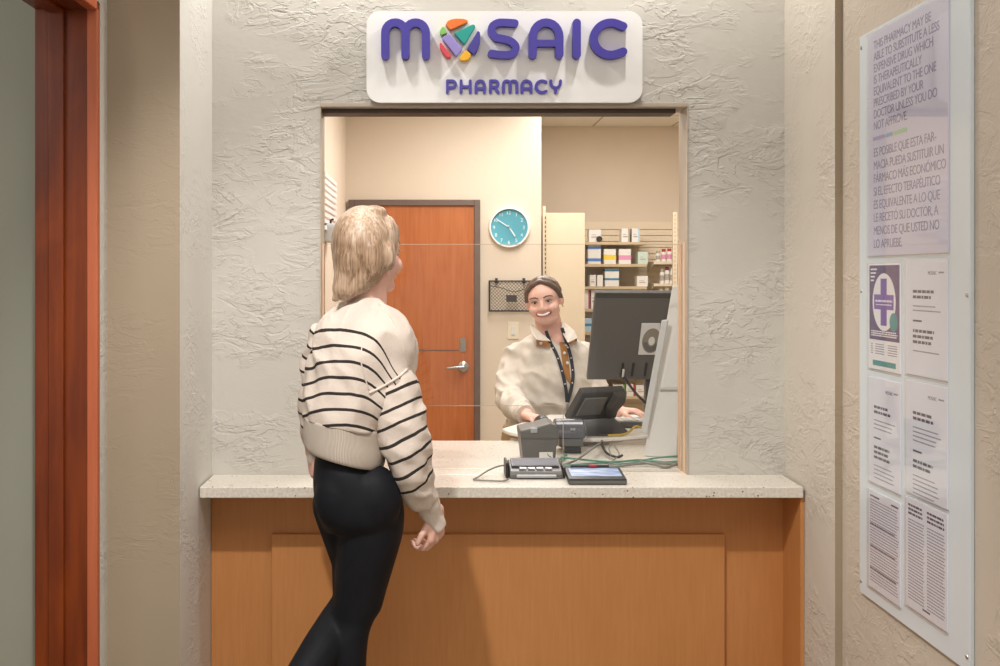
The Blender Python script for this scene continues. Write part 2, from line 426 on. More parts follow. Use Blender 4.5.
# corridor left wall with wood-cased doorway
DY1, DY0, DZ = 2.885, 1.90, H + (CY - 9) / F * 2.885
w = MB().box((LW - 0.16, DY1 + 0.022, 0), (LW, PY, CEIL)).box((LW - 0.16, DY0 - 0.022, DZ + 0.022), (LW, DY1 + 0.022, CEIL)).box((LW - 0.16, -0.6, 0), (LW, DY0 - 0.022, CEIL))
struct('wall_left', w, 'pillar_plaster')
jx0, jx1 = (35 - CX) / F * DY1, LW - 0.0
tr = MB().box((jx0, DY1, 0), (jx1, DY1 + 0.022, DZ + 0.02))
tr.box((jx0, DY0 - 0.022, 0), (jx1, DY0, DZ + 0.02)).box((jx0, DY0, DZ), (jx1, DY1, DZ + 0.02))
sx0, sx1 = (57 - CX) / F * DY1, (65 - CX) / F * DY1
jam = struct('trim_1', tr, 'cherry_wood')
struct('stop', MB().box((sx0 - .02, DY1 - 0.012, 0), (sx1, DY1, DZ)).box((sx0 - .02, DY0, DZ - 0.012), (sx1, DY1 - 0.012, DZ)), 'cherry_wood', jam, bevel=0.003)
struct('casing', MB().box((LW - 0.026, DY1 - 0.004, 0), (LW + 0.002, DY1 + 0.018, DZ)).box((LW - 0.026, DY0, DZ - 0.004), (LW + 0.002, DY1 - .004, DZ + 0.06)), 'cherry_edge', jam, bevel=0.003)
struct('wall_side_room', MB().box((-3.1, 3.02, 0), (LW - 0.16, 3.1, CEIL)), 'grey_plaster')
struct('wall_side_room_left', MB().box((-3.2, -0.6, 0), (-3.1, 3.1, CEIL)), 'grey_plaster')
# pharmacy interior
struct('wall_pharmacy_back', MB().box((IXL - 0.1, BD, 0), (JX, BD + 0.1, ICEIL)).box((JX - 0.1, BD + 0.1, 0), (JX, JD, ICEIL)), 'inner_wall_textured')
struct('wall_pharmacy_recess', MB().box((JX - 0.1, JD, 0), (2.6, JD + 0.1, ICEIL)), 'inner_wall')
struct('wall_pharmacy_left', MB().box((IXL - 0.1, WY + WT, 0), (IXL, BD, ICEIL)), 'inner_wall')
struct('wall_pharmacy_right', MB().box((2.5, WY + WT, 0), (2.6, JD, ICEIL)), 'inner_wall')
# service window: metal head and jamb frame, shutter track, side channels
wf = struct('window_1', MB().box((OX0, WY - 0.006, OZ1 - 0.013), (OX1, WY + WT, OZ1)), 'frame_metal', bevel=0.002)
struct('jamb', MB().box((OX0, WY - 0.004, CZ), (OX0 + 0.003, WY + WT, OZ1 - 0.013)), 'frame_metal', wf)
struct('jamb', MB().box((OX1 - 0.004, WY - 0.004, CZ), (OX1, WY + WT, OZ1 - 0.013)), 'frame_metal', wf)
struct('shutter_track', MB().box((OX0 + 0.003, WY + 0.03, OZ1 - 0.027), (P(671, 0, 3.5).x, WY + WT, OZ1 - 0.013)), 'track_dark', wf, bevel=0.002)
GY = 3.455
gz1, gz0 = H + 31 / F * GY, H - 131 / F * GY
ch = MB()
for k, (a, b_) in enumerate(((3.425, 3.443), (3.467, 3.482), (3.489, 3.508))):
    ch.box((OX1 - 0.007 - 0.0005 * k, a, CZ), (OX1 - 0.004, b_, gz1 + 0.005))
struct('channel', ch, 'oak_strip', wf)
ch = MB().box((OX0 + 0.003, 3.43, CZ), (OX0 + 0.008, 3.446, gz1)).box((OX0 + 0.003, 3.467, CZ), (OX0 + 0.008, 3.482, gz1))
struct('channel', ch, 'oak_strip', wf)
nx = P(563, 0, GY).x
x0, x1 = OX0 + 0.004, OX1 - 0.008
poly = [(x0, gz0), (nx, gz0), (nx, CZ), (x1, CZ), (x1, gz1), (x0, gz1)]
fr = (Vector((0, GY, 0)), Vector((1, 0, 0)), Vector((0, 0, 1)), Vector((0, 1, 0)))
g = part('glass_screen', MB().prism(poly, fr, 0, 0.006), ['glass', 'glass_edge'])
for f in g.data.polygons:
    if abs(f.normal.y) < 0.5 and abs(f.normal.x) < 0.5 or (f.normal.x < -0.5 and f.center.x > -0.2): f.material_index = 1
e = .0018
part('polished_edge', MB().box((x0, GY - .0006, gz1 - e), (x1, GY, gz1)).box((x0, GY - .0006, gz0), (nx, GY, gz0 + e)).box((nx, GY - .0006, CZ + .001), (nx + e * .8, GY, gz0 + e)), 'glass_edge', g)
tag(g, 'clear glass screen across the service window with a cut-out at bottom left', 'screen')

# ------------------------------------------------------------------ counter
top = MB().box((XL + 0.004, 3.20, CZ - 0.032), (1.072, WY, CZ)).box((OX0 + 0.002, WY, CZ - 0.032), (OX1 - 0.002, WY + WT, CZ)).box((IXL + 0.02, WY + WT, CZ - 0.032), (1.4, 4.10, CZ))
o = part('countertop', top, 'counter_stone', bevel=0.0025)
tag(o, 'pale speckled stone countertop running through the service window', 'countertop')
cab = part('counter_cabinet', MB().box((XL + 0.002, WY - 0.022, 0), (XR - 0.002, WY - 0.001, CZ - 0.033)), 'cabinet_wood')
tag(cab, 'orange maple counter front below the stone top', 'cabinet')
px0, px1, pz = (273 - CX) / 323.5, (722 - CX) / 323.5, H - (534 - CY) / F * 3.365
part('panel', MB().box((px0, WY - 0.038, 0.12), (px1, WY - 0.022, pz)), 'cabinet_wood', cab, bevel=0.004)
part('side_panel', MB().box((1.068, 3.215, 0), (XR - 0.001, WY - 0.022, CZ - 0.033)), 'cabinet_wood', cab)
part('toe_kick', MB().box((XL + 0.002, WY - 0.03, 0.0), (XR - 0.02, WY - 0.022, 0.09)), 'dark_plastic', cab)

# ------------------------------------------------------------------ sign
SD = 3.362
sx0, sx1 = P(366.5, 0, SD).x, P(642.5, 0, SD).x
sz0, sz1 = P(0, 102.5, SD).z, P(0, 11, SD).z
FR = lambda D: (Vector((0, D, 0)), Vector((1, 0, 0)), Vector((0, 0, 1)), Vector((0, -1, 0)))
sg = part('pharmacy_sign', MB().prism(rrect(sx0, sz0, sx1, sz1, 0.042), FR(SD), -0.014, 0), 'sign_white', smooth=40)
tag(sg, 'white rounded sign with raised violet lettering above the service window', 'sign')
for cx_ in (0.1, 0.9):
    x = sx0 + (sx1 - sx0) * cx_
    part('standoff', MB().box((x - 0.02, SD + 0.014, sz0 + 0.1), (x + 0.02, WY, sz1 - 0.1)), 'steel', sg)
LD = SD - 0.024
def px2(pts): return [(P(a, b_, LD).x, P(a, b_, LD).z) for a, b_ in pts]
def letter(strokes, r, depth, name='letter', bev=0.0018):
    mb = MB()
    for q, st in enumerate(strokes):
        rr = r if not isinstance(st, tuple) else st[1]
        st = st if not isinstance(st, tuple) else st[0]
        mb.prism(stroke(px2(st), rr * LD / F), FR(SD), 0.0, depth - 0.0002 * q)
    return part(name, mb, 'letter_violet', sg, smooth=35)
c5 = lambda pts: [(350 + a / 3.226, b_ / 3.226) for a, b_ in pts]
def cs(pts, n=6): return [tuple(v) for v in [Vector((a.x, a.y)) for a in smoothpath([(p[0], p[1], 0) for p in pts], n)]]
R1 = 4.05
a1 = [(385.1, 55.3), (385.1, 32.5)] + arc(395.2, 32.5, 10.1, 10.2, 180, 360)[1:-1] + [(405.3, 32.5), (405.3, 55.3)]
a2 = [(405.3, 55.3), (405.3, 32.5)] + arc(415.6, 32.5, 10.3, 10.2, 180, 360)[1:-1] + [(425.9, 32.5), (425.9, 55.3)]
letter([a1, a2], R1, 0.024)
letter([cs(c5([(532, 74), (500, 72), (478, 73), (460, 84), (457, 102), (470, 119), (495, 125), (520, 133), (535, 150), (530, 168), (512, 176), (485, 176), (457, 172)]))], R1 - .3, 0.024)
A = [(541.6 - 9, 55)] and c5([(590, 176), (590, 122)]) + [(350 + x / 3.226, y / 3.226) for x, y in arc(633, 118, 43, 46, 180, 360)] + c5([(676, 122), (676, 176)])
letter([A, (c5([(592, 139), (674, 139)]), 3.4)], R1, 0.024)
letter([c5([(732, 73), (732, 176)])], R1, 0.024)
letter([[(350 + x / 3.226, y / 3.226) for x, y in [(882, 84)] + arc(842, 124.5, 55, 52, 290, 70, 30) + [(882, 166)]]], R1, 0.024)
c1 = lambda pts: px2([(360 + a / 6.66, 5 + b_ / 6.66) for a, b_ in pts])
for nm, mt, pts in (
        ('emblem_piece', 'emb_orange', [(570, 128), (585, 104), (610, 93), (640, 88), (690, 90), (718, 100), (718, 112), (700, 122), (608, 164), (592, 158)]),
        ('emblem_piece', 'emb_green', [(550, 142), (562, 146), (576, 166), (574, 188), (545, 199), (533, 192), (533, 170), (540, 152)]),
        ('emblem_piece', 'emb_teal', [(628, 186), (748, 128), (762, 128), (768, 142), (703, 254), (690, 258)]),
        ('emblem_piece', 'emb_navy', [(785, 170), (798, 178), (802, 210), (798, 255), (782, 302), (766, 328), (754, 328), (716, 296), (716, 285)]),
        ('emblem_piece', 'emb_lilac', [(546, 222), (556, 210), (588, 190), (600, 194), (678, 282), (678, 296), (650, 336), (638, 338)]),
        ('emblem_piece', 'emb_red', [(530, 250), (542, 250), (606, 330), (606, 346), (596, 352), (574, 345), (548, 318), (534, 288)]),
        ('emblem_piece', 'emb_yellow', [(700, 302), (712, 302), (738, 326), (736, 346), (722, 364), (692, 371), (666, 366), (664, 350)])):
    part(nm, MB().prism(c1(pts), FR(SD), 0, 0.022), mt, sg, bevel=0.002)
# PHARMACY
T, Bm, R2 = 79.9, 91.6, 1.42
def lt(x0, x1, kind):
    w_, m_ = x1 - x0, (x0 + x1) / 2; hm = (T + Bm) / 2
    x0 += R2; x1 -= R2
    return {
        'P': [[(x0, T), (x0, Bm)], [(x0, T), (x1 - 3.4, T)] + arc(x1 - 3.4, T + 3.4, 3.4, 3.4, -90, 90) + [(x0, T + 6.8)]],
        'H': [[(x0, T), (x0, Bm)], [(x1, T), (x1, Bm)], [(x0, hm), (x1, hm)]],
        'A': [[(x0, Bm), (x0, T + 4.6)] + arc((x0 + x1) / 2, T + 4.6, (x1 - x0) / 2, 4.6, 180, 360) + [(x1, T + 4.6), (x1, Bm)], [(x0, hm + 2), (x1, hm + 2)]],
        'R': [[(x0, T), (x0, Bm)], [(x0, T), (x1 - 3.4, T)] + arc(x1 - 3.4, T + 3.2, 3.2, 3.2, -90, 90) + [(x0, T + 6.4)], [(x1 - 3.6, T + 6.4), (x1, Bm)]],
        'M': [[(x0, Bm), (x0, T + 3.4)] + arc((x0 + (x0 + x1) / 2) / 2, T + 3.4, (x1 - x0) / 4, 3.4, 180, 360) + [((x0 + x1) / 2, T + 3.4), ((x0 + x1) / 2, Bm)],
              [((x0 + x1) / 2, Bm), ((x0 + x1) / 2, T + 3.4)] + arc((x1 + (x0 + x1) / 2) / 2, T + 3.4, (x1 - x0) / 4, 3.4, 180, 360) + [(x1, T + 3.4), (x1, Bm)]],
        'C': [[(x1, T + 1.2)] + arc((x0 + x1) / 2 + 1, hm, (x1 - x0) / 2 + 1, (Bm - T) / 2, 300, 60, 20) + [(x1, Bm - 1.2)]],
        'Y': [[(x0, T), (x0, T + 2)] + arc((x0 + x1) / 2, T + 2, (x1 - x0) / 2, 5, 180, 0, 12)[1:] + [(x1, T)], [((x0 + x1) / 2, T + 7), ((x0 + x1) / 2, Bm)]],
    }[kind]
for ch_, a, b_ in (('P', 446, 457), ('H', 459.8, 471.8), ('A', 474.8, 486), ('R', 489.3, 500), ('M', 502.3, 518.8), ('A', 521, 533), ('C', 535.2, 548), ('Y', 550, 562.5)):
    letter(lt(a, b_, ch_), R2, 0.010)

# ------------------------------------------------------------------ notice board on the right wall
BX = 1.090
def bd(px, py): D = F * BX / (px - CX); return D, H + (CY - py) * D / F
bD0, bD1 = bd(859.5, 0)[0], bd(970, 0)[0]
bzt, bzb = bd(860, 37)[1], bd(859, 591)[1]
BFR = (Vector((BX, 0, 0)), Vector((0, -1, 0)), Vector((0, 0, 1)), Vector((-1, 0, 0)))   # u = -Y
board = part('notice_board', MB().prism([(-bD0, bzb), (-bD1, bzb), (-bD1, bzt), (-bD0, bzt)], BFR, -0.0095, 0), 'board_white', bevel=0.0015)
tag(board, 'tall white board screwed to the right wall carrying seven printed sheets', 'notice board')
for D_, z_ in ((bD0 - 0.012, bzt - 0.03), (bD0 - 0.012, (bzt + bzb) / 2 + .06), (bD0 - 0.012, bzb + 0.03), (bD1 + 0.012, (bzt + bzb) / 2 + .06), (bD1 + 0.012, bzb + 0.03)):
    part('screw', MB().lathe([(0.0001, 0), (0.005, 0), (0.004, 0.002), (0.0001, 0.0025)], (Vector((BX, D_, z_)), Vector((0, 1, 0)), Vector((0, 0, 1)), Vector((-1, 0, 0))), 12), 'steel', board)
def holder(D0, D1, z0, z1, label, mat='paper', name='notice_sheet'):
    f0 = (Vector((BX, 0, 0)),) + BFR[1:]
    sh = part(name, MB().prism([(-D0, z0), (-D1, z0), (-D1, z1), (-D0, z1)], f0, 0.0002, 0.0022), mat)
    tag(sh, label, 'notice', 'printed notices on the white board')
    hd = MB().prism([(-D0 - .004, z0 - .006), (-D1 + .004, z0 - .006), (-D1 + .004, z1 + .003), (-D0 - .004, z1 + .003)], f0, 0.0042, 0.0062)
    hd.prism([(-D0 - .004, z0 - .006), (-D1 + .004, z0 - .006), (-D1 + .004, z0 - .002), (-D0 - .004, z0 - .002)], f0, 0.0002, 0.0042)
    part('clear_holder', hd, 'acrylic', sh)
    return sh
def at_(D, z, d=0.0024): return (Vector((BX - d, D, z)), BFR[1], BFR[2], BFR[3])
def bars(sh, rows, D0, mat):
    """rows: (z, height, [(u0,u1),...]) word-shaped bars of illegible small print"""
    mb = MB()
    for z, h, ws in rows:
        for a, b_ in ws: mb.prism([(a, 0), (b_, 0), (b_, h), (a, h)], at_(D0, z, 0.0022), 0, 0.0003)
    return part('print', mb, mat, sh)
def words(u0, u1, h, rag=0.12):
    out = []; u = u0; end = u1 - random.random() * rag * (u1 - u0)
    while u < end:
        w_ = h * random.uniform(1.2, 4.0); out.append((u, min(u + w_, end))); u += w_ + h * 0.6
    return out
def para(z, nl, u0, u1, h, gap, rag=0.2): return [(z - k * gap, h, words(u0, u1, h, rag)) for k in range(nl)]
# large poster
pD0, pD1 = bd(869.5, 0)[0], bd(949.6, 0)[0]
pz1, pz0 = bd(869.5, 36)[1], bd(869.5, 256)[1]
po = holder(pD0, pD1, pz0, pz1, 'large pale lilac poster of capital letters in two languages topping the white board', 'poster_lilac', 'poster')
def poster_text(lines, ytop, ybot, mat, mat_big=False):
    zt, zb = bd(875, ytop)[1], bd(875, ybot)[1]; gap = (zt - zb) / len(lines)
    D0 = bd(874.5, 0)[0]
    mb = None
    for i, l in enumerate(lines):
        fullw = {0: None}
        me = text_mesh(l, gap * (1.05 if mat_big else .95), at_(D0, zt - gap * (i + 0.85), 0.0024), 0.93, 0.0002)
        o = place('print', me, mat, po)
poster_text(['THIS PHARMACY MAY BE', 'ABLE TO SUBSTITUTE A LESS', 'EXPENSIVE DRUG WHICH', 'IS THERAPEUTICALLY', 'EQUIVALENT TO THE ONE', 'PRESCRIBED BY YOUR', 'DOCTOR UNLESS YOU DO', 'NOT APPROVE.'], 40, 132, 'ink_violet', True)
poster_text(['ES POSIBLE QUE ESTA FAR-', 'MACIA PUEDA SUSTITUIR UN', 'FÁRMACO MÁS ECONÓMICO', 'SI EL EFECTO TERAPÉUTICO', 'ES EQUIVALENTE A LO QUE', 'LE RECETÓ SU DOCTOR, A', 'MENOS DE QUE USTED NO', 'LO APRUEBE.'], 146, 250, 'ink_violet')
for (a, b_), mt in (((874, 886), 'bar_lilac'), ((887, 893.5), 'bar_blue'), ((894.5, 908), 'bar_green')):
    Da, Db = bd(a, 0)[0], bd(b_, 0)[0]
    z = bd(874, 139.5)[1]
    part('colour_bar', MB().prism([(0, 0), (Da - Db, 0), (Da - Db, .009), (0, .009)], at_(Da, z - .0045), 0, 0.0004), mt, po)
cl0, cl1, cr0, cr1 = bd(869.5, 0)[0], bd(901.5, 0)[0], bd(907, 0)[0], bd(948.5, 0)[0]
# purple poster with cross
z1, z0 = bd(870, 264)[1], bd(870, 367.5)[1]
pp = holder(cl0, cl1, z0, z1, 'purple flyer with a violet cross in a white oval, upper left of the small sheets', 'print_white')
W = cl0 - cl1; hh = z1 - z0
FU = lambda u, v, d=0.0022: at_(cl0 - u * W, z0 + v * hh, d)
def up(pts): return [((u) * W, v * hh) for u, v in pts]
O_ = at_(cl0, z0, 0.0022)
part('purple_field', MB().prism(up([(0.03, .28), (.97, .28), (.97, .985), (.03, .985)]), O_, 0, .0003), 'purple_print', pp)
part('oval', MB().prism(up([(.5 + .36 * math.cos(t * PI / 20), .64 + .27 * math.sin(t * PI / 20)) for t in range(40)]), O_, .0003, .0005), 'print_white', pp)
part('cross', MB().prism(up([(.40, .42), (.59, .42), (.59, .57), (.80, .57), (.80, .71), (.59, .71), (.59, .86), (.40, .86), (.40, .71), (.19, .71), (.19, .57), (.40, .57)]), O_, .0005, .0007), 'cross_violet', pp)
part('teal_spot', MB().prism(up([(.80 + .12 * math.cos(t * PI / 16), .46 + .085 * math.sin(t * PI / 16)) for t in range(32)]), O_, .0005, .0008), 'teal_print', pp)
part('teal_strip', MB().prism(up([(.14, .035), (.86, .035), (.86, .085), (.14, .085)]), O_, 0, .0003), 'teal_print', pp)
mb = MB()
for z, h, ws in [(z0 + hh * (.94 - .035 * k), .004, [(W * .08, W * (.28 - .03 * k))]) for k in range(4)] + [(z0 + hh * .64, .005, words(W * .24, W * .76, .006, 0)), (z0 + hh * .61, .0025, words(W * .26, W * .74, .003, 0))] + [(z0 + hh * (.355 - .02 * k), .003, words(W * .1 , W * .92, .004, .05)) for k in range(3)]:
    for a, b_ in ws: mb.prism([(a, z - z0), (b_, z - z0), (b_, z - z0 + h), (a, z - z0 + h)], O_, .0007, .0009)
part('print', mb, 'print_white', pp)
bars(pp, [(z0 + hh * (.235 - .022 * k), .002, [(W * .08, W * .14), (W * .22, W * .5), (W * .62, W * .9)]) for k in range(5)], cl0, 'ink_grey')
def letterhead(D0, D1, z1, z0, label, head1, n1, head2, n2):
    sh = holder(D0, D1, z0, z1, label); W = D0 - D1
    me = text_mesh('MOSAIC', 0.0115, at_(D0 - W * .55, z1 - .034, .0024), 1.0, .0002); place('letterhead', me, 'ink_grey', sh)
    bars(sh, [(z1 - .031, .0035, [(W * .80, W * .92)])], D0, 'ink_grey')
    z = z1 - .075
    rows = para(z, head1, W * .18, W * .72, .0065, .0125); z -= head1 * .0125 + .006
    body = para(z, n1, W * .18, W * .86, .0028, .010); z -= n1 * .010 + .014
    rows += [(z, .004, [(W * .18, W * .40)])]; z -= .024
    rows += para(z, head2, W * .18, W * .72, .0065, .0125); z -= head2 * .0125 + .006
    body += para(z, n2, W * .18, W * .82, .0028, .010)
    bars(sh, rows, D0, 'ink_dark'); bars(sh, body, D0, 'ink_grey')
letterhead(cr0, cr1, bd(907, 260)[1], bd(907, 373)[1], 'white letter sheet right of the purple flyer on the notice board', 2, 2, 3, 1)
letterhead(cl0, cl1, bd(869.5, 376)[1], bd(869.5, 480)[1], 'white letter sheet directly under the purple flyer on the notice board', 2, 3, 3, 4)
letterhead(cr0, cr1, bd(907, 379)[1], bd(907, 491)[1], 'white letter sheet in right column, second up from the bottom of the notice board', 2, 4, 2, 5)
z1, z0 = bd(869, 488)[1], bd(869, 584.5)[1]
sh = holder(cl0, cl1, z0, z1, 'sheet of dense single-column small print at the bottom left of the notice board'); W = cl0 - cl1
bars(sh, para(z1 - .025, 30, W * .05, W * .95, .0024, .0069, .08), cl0, 'ink_grey')
bars(sh, [(z1 - .016, .004, [(W * .05, W * .35), (W * .72, W * .93)])] + [(z1 - .085 - .055 * k, .003, words(W * .05, W * .9, .003, .1)) for k in range(3)], cl0, 'ink_dark')
z1, z0 = bd(907, 496)[1], bd(907, 604)[1]
sh = holder(cr0, cr1, z0, z1, 'sheet of two-column small print at the bottom right of the notice board'); W = cr0 - cr1
bars(sh, para(z1 - .05, 27, W * .06, W * .47, .0024, .0069, .12) + para(z1 - .05, 27, W * .53, W * .95, .0024, .0069, .12), cr0, 'ink_grey')
bars(sh, para(z1 - .018, 3, W * .06, W * .42, .005, .0095) + para(z1 - .018, 3, W * .53, W * .93, .005, .0095) + [(z0 + .012, .004, [(W * .42, W * .60)])], cr0, 'ink_dark')

# ------------------------------------------------------------------ back-room door, clock, basket, switch, vent
sB = F / BD
dx0, dx1, dzt = P(349, 0, BD).x, P(480, 0, BD).x, P(0, 200, BD).z
fw = 6 / sB
dr = struct('door_1', MB().box((dx0 + fw, BD - 0.022, 0.01), (dx1 - fw, BD - 0.002, dzt - fw)), 'door_wood')
struct('door_frame', MB().box((dx0, BD - 0.04, 0), (dx0 + fw, BD, dzt)).box((dx1 - fw, BD - 0.04, 0), (dx1, BD, dzt)).box((dx0 + fw, BD - 0.04, dzt - fw), (dx1 - fw, BD, dzt)), 'door_frame_paint', dr, bevel=0.004)
hp = P(463.5, 366.5, BD - 0.022)
BF = lambda p: (p, Vector((1, 0, 0)), Vector((0, 0, 1)), Vector((0, -1, 0)))
mb = MB().lathe([(.001, 0), (.034, 0), (.034, .008), (.026, .014), (.013, .018), (.013, .05), (.001, .052)], BF(hp), 24)
mb.tube([hp + Vector((0, -.045, 0)), hp + Vector((-.03, -.05, 0)), hp + Vector((-.11, -.045, -.008))], [.011, .010, .008], 10)
part('door_handle', mb, 'steel', dr, smooth=40)
dp = P(463, 345, BD - 0.022)
mb = MB().prism(rrect(-.018, -.045, .018, .045, .012), BF(dp), 0, .006).box((dp.x - .006, dp.y - .022, dp.z - .018), (dp.x + .006, dp.y - .006, dp.z + .018))
part('deadbolt', mb, 'steel', dr)
part('seam', MB().box((dx0 + fw + .3, BD - .024, P(0, 350.5, BD).z), (hp.x - .03, BD - .022, P(0, 349.5, BD).z)), 'door_frame_paint', dr)
# clock
cp = P(509, 227.5, BD - 0.001); cr = 20.3 / sB
ck = empty('clock', cp, 'round teal wall clock with a white rim beside the wooden door', 'clock')
part('rim', MB().lathe([(cr * .9, 0), (cr, 0), (cr, .03), (cr * .97, .036), (cr * .91, .036), (cr * .9, .012), (cr * .9, 0)], BF(cp), 48, cap=False), 'clock_white', ck, smooth=40)
part('dial', MB().lathe([(.0005, 0), (cr * .91, 0), (cr * .91, .012), (.0005, .012)], BF(cp), 48), 'clock_teal', ck)
CF = BF(cp + Vector((0, -.0125, 0)))
def hand(ang, ln, wd, nm):
    a = math.radians(ang); d = (math.sin(a), math.cos(a))
    part(nm, MB().prism(stroke([(-d[0] * .012, -d[1] * .012), (d[0] * ln, d[1] * ln)], wd), CF, .004, .007), 'clock_mark', ck)
hand(-57, cr * .68, .0032, 'minute_hand'); hand(146, cr * .5, .0042, 'hour_hand')
for k in range(1, 13):
    a = math.radians(30 * k); t = str(k); sz = cr * .25
    u, v = math.sin(a) * cr * .73 - sz * .3 * len(t), math.cos(a) * cr * .73 - sz * .35
    me = text_mesh(t, sz, (CF[0] + CF[1] * u + CF[2] * v, CF[1], CF[2], CF[3]), 0.9, .0008); place('numeral', me, 'clock_mark', ck)
# wire basket
b0, b1 = P(489.5, 311, BD - .05), P(531, 281, BD - .05)
bk = empty('wire_basket', Vector(((b0.x + b1.x) / 2, BD - .03, b0.z)), 'black wire mesh file basket on the wall under the clock', 'basket')
mb = MB(); rr = .004
for d in (BD - .06, BD - .012):
    q = [Vector((b0.x, d, b0.z)), Vector((b1.x, d, b0.z)), Vector((b1.x, d, b1.z)), Vector((b0.x, d, b1.z))]
    for i in range(4): mb.tube([q[i], q[(i + 1) % 4]], rr, 6)
for x in (b0.x, b1.x):
    for z in (b0.z, b1.z): mb.tube([(x, BD - .06, z), (x, BD - .001, z)], rr, 6)
part('rim_wire', mb, 'black_wire', bk)
mb = MB(); Wb, Hb = b1.x - b0.x, b1.z - b0.z; st = .022; k = -Hb
while k < Wb:
    for sgn in (1, -1):
        pts = []
        a0 = max(0, k); a1_ = min(Wb, k + Hb)
        if a1_ - a0 > .005:
            z0_, z1_ = a0 - k, a1_ - k
            if sgn < 0: z0_, z1_ = Hb - z0_, Hb - z1_
            mb.tube([(b0.x + a0, BD - .06, b0.z + z0_), (b0.x + a1_, BD - .06, b0.z + z1_)], .0012, 4)
    k += st
part('mesh', mb, 'black_wire', bk)
part('mesh', MB().tube(smoothpath([(b0.x, BD - .063, b1.z - .03), (b0.x + Wb * .3, BD - .063, b1.z - .045), (b0.x + Wb * .6, BD - .063, b1.z - .07), (b1.x, BD - .063, b1.z - .035)], 5), .0022, 6), 'black_wire', bk)
lp = P(511.5, 298.5, BD - .064)
part('label_card', MB().box((lp.x - .034, lp.y - .001, lp.z - .022), (lp.x + .034, lp.y + .001, lp.z + .022)), 'card_dark', bk)
for x in (496.5, 524):
    q = P(x, 280, BD - .03); part('hook', MB().box((q.x - .008, BD - .03, q.z - .02), (q.x + .008, BD, q.z + .012)), 'black_wire', bk)
q = P(513, 330.5, BD)
sw = part('light_switch', MB().box((q.x - .036, BD - .007, q.z - .056), (q.x + .036, BD - .0005, q.z + .056)), 'cream_plastic', bevel=.003)
tag(sw, 'cream light switch plate on the wall behind the pharmacist', 'switch')
part('toggle', MB().box((q.x - .012, BD - .014, q.z - .028), (q.x + .012, BD - .007, q.z + .028)), 'label_white', sw, bevel=.002)
# louvred vent + grey dispenser on the inner left wall
def lw(px): return F * IXL / (px - CX)
v0, v1 = lw(321), lw(334)
vz1, vz0 = H + (CY - 182) * v1 / F, H + (CY - 236) * v1 / F
vt = part('air_vent', MB().box((IXL + .0005, min(v0, v1), vz0), (IXL + .006, max(v0, v1), vz1)), 'oak_strip')
tag(vt, 'white louvred vent on the inner left wall above the grey dispenser', 'vent')
mb = MB(); k = 0; z = vz0 + .01
while z < vz1 - .02:
    mb.box((IXL + .006, min(v0, v1) + .02, z), (IXL + .02, max(v0, v1) - .02, z + .020)); z += .034
part('louvres', mb, 'sign_white', vt)
ds = lw(325)
dq = H + (CY - 243) * ds / F
dsp = part('dispenser', MB().box((IXL + .0005, ds - .09, dq), (IXL + .075, ds + .10, dq + .10)), 'pale_plastic', bevel=.02)
tag(dsp, 'small grey plastic dispenser on the inner left wall under the vent', 'dispenser')
part('hook', MB().tube([(IXL + .03, ds, dq + .10), (IXL + .03, ds, dq + .12), (IXL + .045, ds, dq + .125)], .006, 8), 'black_wire', dsp)

# ------------------------------------------------------------------ shelving in the recess
SF = 8.16; sS = F / SF
sh0, sh1 = P(584, 0, SF).x, P(647, 0, SF).x
gw0, gw1, gwt = P(560, 0, JD).x, P(681, 0, JD).x + .25, P(0, 222, JD).z
gond = empty('shelving_unit', Vector(((gw0 + gw1) / 2, JD - .02, 0)), 'cream slatted wall shelving with beige shelves behind the monitor', 'shelving')
mb = MB().box((gw0, JD - .03, 0), (gw1, JD - .001, gwt)); z = .2
while z < gwt - .03: mb.box((gw0, JD - .045, z), (gw1, JD - .03, z + .041)); z += .046
part('slatted_back', mb, 'slat_cream', gond)
shz = {}
for y in (242, 264, 286.5, 309, 332, 354, 376, 396.5):
    zt = H + (CY - y) / F * SF; shz[y] = zt
    part('shelf', MB().box((sh0 - .1, SF, zt - .022), (sh1 + (.06 if y > 300 else 0), JD - .045, zt)), 'shelf_beige', gond, bevel=.003)
rs0, rs1, RF = P(654, 0, 8.2).x, P(690, 0, 8.2).x, 8.2
rsz = {}
for y in (261.5, 283.5, 306):
    zt = H + (CY - y) / F * RF; rsz[y] = zt
    part('shelf', MB().box((rs0, RF, zt - .02), (rs1, JD - .045, zt)).prism([(RF + .02, zt - .02), (JD - .045, zt - .02), (JD - .045, zt - .09)], (Vector((rs0, 0, 0)), Vector((0, 1, 0)), Vector((0, 0, 1)), Vector((1, 0, 0))), 0, .004), 'slat_cream', gond)
up0 = P(673, 0, 7.9)
mb = MB().box((up0.x, 7.9, 0), (up0.x + .03, 7.93, P(0, 212, 7.9).z))
part('upright', mb, 'slat_cream', gond)
mb = MB(); z = .2
while z < P(0, 212, 7.9).z - .03: mb.box((up0.x + .010, 7.8985, z), (up0.x + .018, 7.9, z + .018)); z += .03
part('slots', mb, 'shelf_beige', gond)
# tall beige end panel
ex0, ex1, ED = P(544, 0, 7.3).x, P(585, 0, 7.3).x, 7.3
ep = part('storage_bay', MB().box((ex0 + .012, ED, 0), (ex1, 8.10, P(0, 213, ED).z)), 'panel_beige', bevel=.004)
tag(ep, 'tall plain beige storage bay end beside the shelves behind the pharmacist', 'cabinet')
mb = MB().box((ex0 - .008, ED - .004, 0), (ex0 + .012, ED + .03, P(0, 206, ED).z))
part('upright', mb, 'slat_cream', ep)
mb = MB(); z = 1.2
while z < P(0, 215, ED).z: mb.box((ex0 + .006, ED - .006, z), (ex0 + .012, ED - .004, z + .018)); z += .03
part('slots', mb, 'card_dark', ep)

